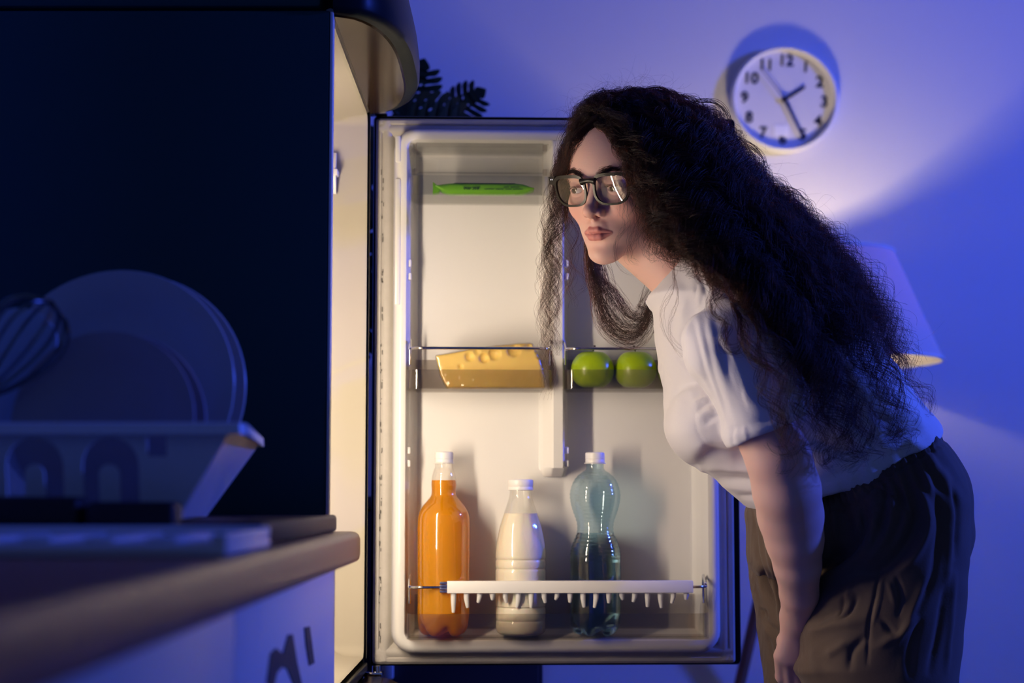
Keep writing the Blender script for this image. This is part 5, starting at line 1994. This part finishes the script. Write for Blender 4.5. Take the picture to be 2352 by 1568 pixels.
MAIN = [G_(g) for g in (
    [(1420, 238, 2.60), (1520, 222, 2.60), (1625, 290, 2.58), (1715, 400, 2.54), (1840, 515, 2.50), (1945, 625, 2.48), (2035, 740, 2.47), (2095, 850, 2.47), (2125, 935, 2.47)],
    [(1420, 226, 2.52), (1520, 222, 2.50), (1635, 298, 2.46), (1730, 425, 2.42), (1855, 535, 2.40), (1955, 645, 2.39), (2040, 765, 2.39), (2090, 870, 2.40), (2110, 955, 2.41)],
    [(1410, 222, 2.46), (1505, 245, 2.41), (1610, 345, 2.34), (1710, 470, 2.30), (1825, 600, 2.285), (1930, 730, 2.285), (2005, 850, 2.29), (2045, 950, 2.30), (2060, 1000, 2.31)],
    [(1400, 228, 2.43), (1475, 290, 2.37), (1565, 410, 2.31), (1655, 530, 2.27), (1765, 670, 2.255), (1865, 810, 2.255), (1935, 920, 2.26), (1970, 1000, 2.27), (1985, 1050, 2.28)],
    [(1390, 238, 2.42), (1468, 325, 2.36), (1545, 435, 2.31), (1625, 535, 2.265), (1735, 640, 2.24), (1825, 760, 2.23), (1880, 880, 2.23), (1915, 970, 2.23), (1935, 1040, 2.235)],
    [(1380, 250, 2.42), (1458, 350, 2.365), (1515, 460, 2.32), (1585, 550, 2.27), (1685, 638, 2.23), (1772, 735, 2.205), (1830, 830, 2.20), (1868, 930, 2.205), (1885, 1000, 2.21)],
)]
strands = []          # list of (points (m,3), root radius)


def frame(c):
    T = np.gradient(c, axis=0)
    T /= np.linalg.norm(T, axis=1, keepdims=True) + 1e-9
    v = np.array([0.2, -1.0, 0.1])
    n1 = np.cross(T, v)
    n1 /= np.linalg.norm(n1, axis=1, keepdims=True) + 1e-9
    n2 = np.cross(T, n1)
    return n1, n2


def clump(c, length, count, A, wl, spread, rad, grow=0.35, frizz=0.0012, s0=0.0, tipspread=1.0, hold=0.0):
    """count strands round centre line c, curled with amplitude A and wavelength wl"""
    m = len(c)
    n1, n2 = frame(c)
    s = np.linspace(0, 1, m)
    ph0 = rng.uniform(0, 2 * PI)
    sg = 1 if rng.random() < 0.5 else -1
    wob = rng.uniform(0.8, 1.25)
    for _ in range(count):
        a, r = rng.uniform(0, 2 * PI), spread * math.sqrt(rng.random())
        ph = ph0 + rng.normal() * 0.35
        amp = A * rng.uniform(0.75, 1.25) * (0.12 + 0.88 * np.clip(s / grow, 0, 1)) * (1 + 0.25 * np.sin(s * 9 + ph0))
        phi = ph + sg * 2 * PI * s * length / (wl * wob) * (1 + 0.03 * rng.normal())
        env = (0.35 + 0.65 * np.sin(np.clip(s * 1.15, 0, 1) * PI) ** 0.7) * tipspread
        off = (np.cos(phi) * amp + math.cos(a) * r * env)[:, None] * n1 + (np.sin(phi) * amp * 0.8 + math.sin(a) * r * env)[:, None] * n2
        fz = np.cumsum(rng.normal(size=(m, 3)), axis=0)
        fz = (fz - s[:, None] * fz[-1]) * frizz * 0.35
        pts = c + off + fz
        e = int(m * rng.uniform(0.80, 1.0))
        pts = pts[:max(8, e)]
        strands.append((pts, rad * rng.uniform(0.7, 1.2)))


def mainline(u, d=0.0):
    i = min(int(u), len(MAIN) - 2)
    f = u - i
    (a, la), (b, lb) = MAIN[i], MAIN[i + 1]
    return a * (1 - f) + b * f, la * (1 - f) + lb * f


for k in range(400):
    u = (len(MAIN) - 1) * ((k + rng.random()) / 400) * 0.999
    c, L = mainline(u)
    cut = rng.uniform(0.66, 0.92) if rng.random() < 0.75 else rng.uniform(0.9, 1.0)
    e = max(20, int(72 * min(1, cut)))
    n1, n2 = frame(c)
    s = np.linspace(0, 1, 72)[:, None]
    lift = rng.uniform(-0.012, 0.014)
    c = c + n2 * lift * np.clip(s * 4, 0.15, 1) + n1 * rng.normal() * 0.010 * np.clip(s * 4, 0.1, 1)
    # slow wander
    c = c + n1 * (0.012 * np.sin(s * rng.uniform(5, 11) + rng.uniform(0, 6)) * s)
    clump(c[:e], L * e / 72, 16, rng.uniform(0.008, 0.016), rng.uniform(0.052, 0.088), rng.uniform(0.0022, 0.0060), 0.00026, frizz=0.0006)
# ringlets at the ends
for k in range(24):
    u = rng.uniform(1.2, 4.95)
    c, L = mainline(u)
    n1, n2 = frame(c)
    s = np.linspace(0, 1, 72)[:, None]
    i0 = int(rng.uniform(30, 44))
    c = c - n2 * rng.uniform(0.0, 0.022) + n1 * rng.normal() * 0.012
    tail = c[-1] + np.cumsum(np.repeat([[rng.normal() * 0.0012 + 0.0006, 0.0, -0.0028]], 7, 0), 0)
    c = np.concatenate([c[i0:], tail])
    clump(c, L * (72 - i0) / 72 + 0.02, 15, rng.uniform(0.010, 0.016), rng.uniform(0.060, 0.085), 0.0030, 0.00026, grow=0.5, frizz=0.0005)
# crown: from the parting over the skull to both sides
for k in range(240):
    f0 = rng.uniform(-70, 60)
    lim = 1.0 if f0 < 20 else 1.0 - 0.55 * (f0 - 20) / 40
    th1 = rng.uniform(0.7, 1.75) if rng.random() < 0.7 else -rng.uniform(0.6, 1.5)
    th1 *= lim if th1 > 0 else 1.0
    back = rng.uniform(20, 70)
    puff = rng.uniform(0.97, 1.09)
    pts = []
    for t in np.linspace(0, 1, 7):
        f = f0 - back * t ** 1.3
        sc_ = math.sqrt(max(0.10, 1 - ((f + 12) / 108) ** 2)) * (1 + (puff - 1) * min(1, 3 * t + 0.3))
        th = th1 * t + 0.04
        pts.append(HP(f, 87 * math.sin(th) * sc_, 32 + 92 * math.cos(th) * sc_))
    c = np.array([tuple(v) for v in smooth_path(pts, 8)])
    clump(c, 0.16, 12, rng.uniform(0.002, 0.006), rng.uniform(0.04, 0.07), 0.007, 0.00022, frizz=0.0010)


def lock(pts, n, count, A, wl, spread, rad=0.00022, jitter=0.006, **kw):
    c0, L = G_(pts)
    for _ in range(n):
        n1, n2 = frame(c0)
        s = np.linspace(0, 1, 72)[:, None]
        c = c0 + (n1 * rng.normal() + n2 * rng.normal()) * jitter * np.clip(s * 3, 0.3, 1)
        clump(c, L, count, A * rng.uniform(0.8, 1.2), wl * rng.uniform(0.9, 1.1), spread, rad, **kw)


# near side framing the face, falling behind the cheek
lock([(1372, 262, 2.42), (1435, 300, 2.375), (1474, 370, 2.345), (1494, 450, 2.325), (1514, 530, 2.295), (1542, 585, 2.27), (1574, 610, 2.25)], 18, 18, 0.009, 0.055, 0.007)
lock([(1362, 258, 2.42), (1408, 300, 2.38), (1446, 360, 2.355), (1470, 430, 2.335), (1488, 500, 2.315), (1500, 570, 2.30), (1530, 595, 2.28)], 9, 16, 0.006, 0.06, 0.006)
lock([(1395, 262, 2.40), (1470, 340, 2.345), (1512, 440, 2.315), (1550, 530, 2.285), (1602, 605, 2.25), (1650, 655, 2.225)], 18, 18, 0.011, 0.06, 0.008)
lock([(1370, 272, 2.405), (1338, 300, 2.412), (1314, 345, 2.425), (1300, 400, 2.445), (1292, 460, 2.47), (1288, 520, 2.49)], 14, 18, 0.004, 0.06, 0.006)
lock([(1350, 262, 2.42), (1318, 292, 2.44), (1298, 340, 2.46), (1288, 400, 2.48)], 10, 18, 0.004, 0.06, 0.008)
lock([(1362, 282, 2.40), (1394, 298, 2.385), (1424, 335, 2.37), (1446, 385, 2.355), (1462, 440, 2.34)], 12, 16, 0.004, 0.06, 0.006)
lock([(1372, 255, 2.41), (1400, 262, 2.39), (1440, 300, 2.37), (1478, 360, 2.345)], 12, 16, 0.004, 0.06, 0.008)
# far side: sweep over the temple, then the loose lock in front of the door
lock([(1395, 245, 2.45), (1340, 285, 2.46), (1305, 335, 2.485), (1288, 400, 2.50), (1285, 470, 2.51)], 14, 20, 0.003, 0.07, 0.010)
lock([(1365, 262, 2.44), (1322, 300, 2.465), (1296, 350, 2.485), (1283, 420, 2.50), (1272, 500, 2.51), (1262, 580, 2.515), (1262, 660, 2.515), (1258, 740, 2.515), (1262, 830, 2.515)], 6, 34, 0.0095, 0.072, 0.004, 0.00014, jitter=0.004, hold=1)
lock([(1375, 255, 2.44), (1318, 305, 2.47), (1290, 370, 2.495), (1275, 450, 2.51), (1262, 540, 2.52), (1262, 620, 2.52), (1255, 700, 2.52), (1262, 780, 2.52), (1262, 870, 2.52), (1262, 935, 2.52)], 3, 20, 0.008, 0.085, 0.004, 0.00014)
lock([(1310, 380, 2.52), (1296, 470, 2.54), (1300, 560, 2.55), (1312, 640, 2.55), (1300, 720, 2.55)], 3, 10, 0.009, 0.085, 0.008, 0.00018)
# under the chin: far side hair hanging in loops back to the shoulder
for dx, dy, n in ((0, 0, 9), (28, -18, 8), (50, -40, 6), (-6, 20, 4)):
    lock([(1338, 470, 2.57), (1350, 560, 2.585), (1362, 630, 2.59), (1372 + dx * 0.6, 690 + dy * 0.3, 2.59), (1400 + dx * 0.7, 752 + dy * 0.6, 2.585), (1448 + dx * 0.4, 772 + dy, 2.57), (1484, 742 + dy, 2.555), (1500, 690 + dy * 0.4, 2.54), (1520, 640, 2.53)], n, 13, 0.003, 0.10, 0.007, 0.00020, 0.007)
# curls over the sleeve
lock([(1600, 590, 2.25), (1638, 650, 2.215), (1650, 720, 2.19), (1672, 790, 2.185), (1700, 812, 2.185), (1730, 800, 2.185)], 3, 16, 0.007, 0.060, 0.004)
lock([(1680, 700, 2.20), (1720, 800, 2.185), (1765, 890, 2.18), (1790, 980, 2.185), (1815, 1030, 2.19), (1812, 1070, 2.19), (1772, 1090, 2.195)], 4, 16, 0.012, 0.085, 0.005)
lock([(1720, 720, 2.20), (1780, 830, 2.185), (1820, 930, 2.185), (1835, 990, 2.19), (1800, 1020, 2.19), (1780, 1000, 2.19)], 3, 14, 0.012, 0.08, 0.005)
lock([(1900, 800, 2.24), (1950, 900, 2.23), (1985, 980, 2.235), (2010, 1030, 2.245), (2040, 1040, 2.25)], 4, 16, 0.010, 0.08, 0.006)
lock([(1850, 850, 2.22), (1885, 940, 2.21), (1900, 1010, 2.215), (1890, 1060, 2.215), (1930, 1085, 2.225)], 4, 14, 0.010, 0.08, 0.006)
lock([(2040, 780, 2.38), (2100, 880, 2.38), (2140, 930, 2.38), (2160, 970, 2.38)], 4, 12, 0.008, 0.07, 0.008)
# wisps across the near cheek and the neck
lock([(1440, 420, 2.345), (1452, 500, 2.34), (1430, 560, 2.345), (1440, 600, 2.35), (1470, 610, 2.35)], 3, 9, 0.005, 0.08, 0.004, 0.00012)
lock([(1450, 380, 2.345), (1440, 460, 2.345), (1425, 510, 2.345)], 2, 4, 0.003, 0.07, 0.003, 0.00012)
lock([(1545, 600, 2.30), (1540, 660, 2.30), (1525, 740, 2.315), (1540, 800, 2.315), (1572, 845, 2.31)], 2, 6, 0.005, 0.08, 0.003, 0.00012)
# flyaways standing off the outline
for k in range(700):
    u = rng.uniform(0, 2.3) if rng.random() < 0.75 else rng.uniform(2.3, 5)
    c, L = mainline(min(u, 4.99))
    i0 = int(rng.uniform(0, 0.92) * 71)
    n1, n2 = frame(c)
    p0 = c[i0]
    T = c[min(71, i0 + 1)] - c[max(0, i0 - 1)]
    T /= np.linalg.norm(T) + 1e-9
    up = -n1[i0] if n1[i0][2] < 0 else n1[i0]
    d = T * rng.uniform(0.2, 1.0) + up * rng.uniform(0.2, 0.9) + n2[i0] * rng.normal() * 0.5 + rng.normal(size=3) * 0.2
    d /= np.linalg.norm(d)
    Lf = rng.uniform(0.02, 0.075)
    m = 22
    pts = [p0]
    curl = rng.normal(size=3) * rng.uniform(0.1, 0.30)
    for j in range(m - 1):
        d = d + np.cross(curl, d) * 1.0 + rng.normal(size=3) * 0.03
        d /= np.linalg.norm(d)
        pts.append(pts[-1] + d * Lf / m * 1.3)
    strands.append((np.array(pts), 0.00009))
# crown frizz
for k in range(420):
    th, t = rng.uniform(-0.9, 0.9), rng.uniform(0.0, 0.9)
    f = 50 - 135 * t
    u = 34 + 92 * math.cos(th) * math.sqrt(max(0.05, 1 - ((f + 14) / 112) ** 2))
    p0 = np.array(HP(f, 88 * math.sin(th), u))
    d = np.array(HU) * rng.uniform(0.3, 1.0) - np.array(HF) * rng.uniform(-0.3, 0.9) + rng.normal(size=3) * 0.25
    d /= np.linalg.norm(d)
    Lf = rng.uniform(0.02, 0.05)
    curl = rng.normal(size=3) * rng.uniform(0.1, 0.30)
    pts = [p0]
    for j in range(19):
        d = d + np.cross(curl, d) + rng.normal(size=3) * 0.03
        d /= np.linalg.norm(d)
        pts.append(pts[-1] + d * Lf / 20 * 1.3)
    strands.append((np.array(pts), 0.00009))
# eyebrows
for s_ in (1, -1):
    for k in range(420):
        t = rng.random()
        if t < 0.55:
            a, b, q_ = np.array((90.5, 13, 18)), np.array((85, 31, 24.5)), t / 0.55
        else:
            a, b, q_ = np.array((85, 31, 24.5)), np.array((68, 52, 18)), (t - 0.55) / 0.45
        c = a + (b - a) * q_ + np.array((0.4, 0, rng.normal() * 2.6 * (1 - 0.55 * t)))
        dv = np.array((-2.0, 5.0, 2.6 - 5.0 * t))
        pts = [np.array(HP(c[0] + dv[0] * v + 0.7, s_ * (c[1] + dv[1] * v), c[2] + dv[2] * v)) for v in np.linspace(0, 1, 5)]
        strands.append((np.array(pts), 0.00016))

# lashes
for s_ in (1, -1):
    for k in range(70):
        t = rng.uniform(-1, 1)
        l = 30.5 + 12.2 * t
        u = -4.6 + 4.1 * math.sqrt(max(0, 1 - t * t)) + 0.3
        f = EYE[0] + math.sqrt(max(4, 13.9 ** 2 - (l - EYE[1]) ** 2 - (u - EYE[2]) ** 2))
        pts = [np.array(HP(f + 5.0 * v, s_ * (l + 2.2 * t * v), u + 0.4 * v + 2.6 * v * v)) for v in np.linspace(0, 1, 5)]
        strands.append((np.array(pts), 0.00017))

hcv = bpy.data.hair_curves.new('hair')
hcv.add_curves([len(s[0]) for s in strands])
allp = np.concatenate([s[0] for s in strands]) - np.array(PL)
hcv.attributes['position'].data.foreach_set('vector', allp.astype(np.float32).ravel())
rad = np.concatenate([s[1] * np.linspace(1.0, 0.45, len(s[0])) for s in strands])
ra = hcv.attributes.get('radius') or hcv.attributes.new('radius', 'FLOAT', 'POINT')
ra.data.foreach_set('value', rad.astype(np.float32))
hcv.materials.append(MATS['hair_strand'])
hobj = bpy.data.objects.new('hair', hcv)
link(hobj, pe)
hobj['kind'] = 'stuff'
hobj['label'] = 'long dark curly hair strands'
pe.location = PL + Vector((0.005, 0.035, 0.006))      # she stands a little deeper between the door and the cabinet
print('strands', len(strands), 'points', len(allp))
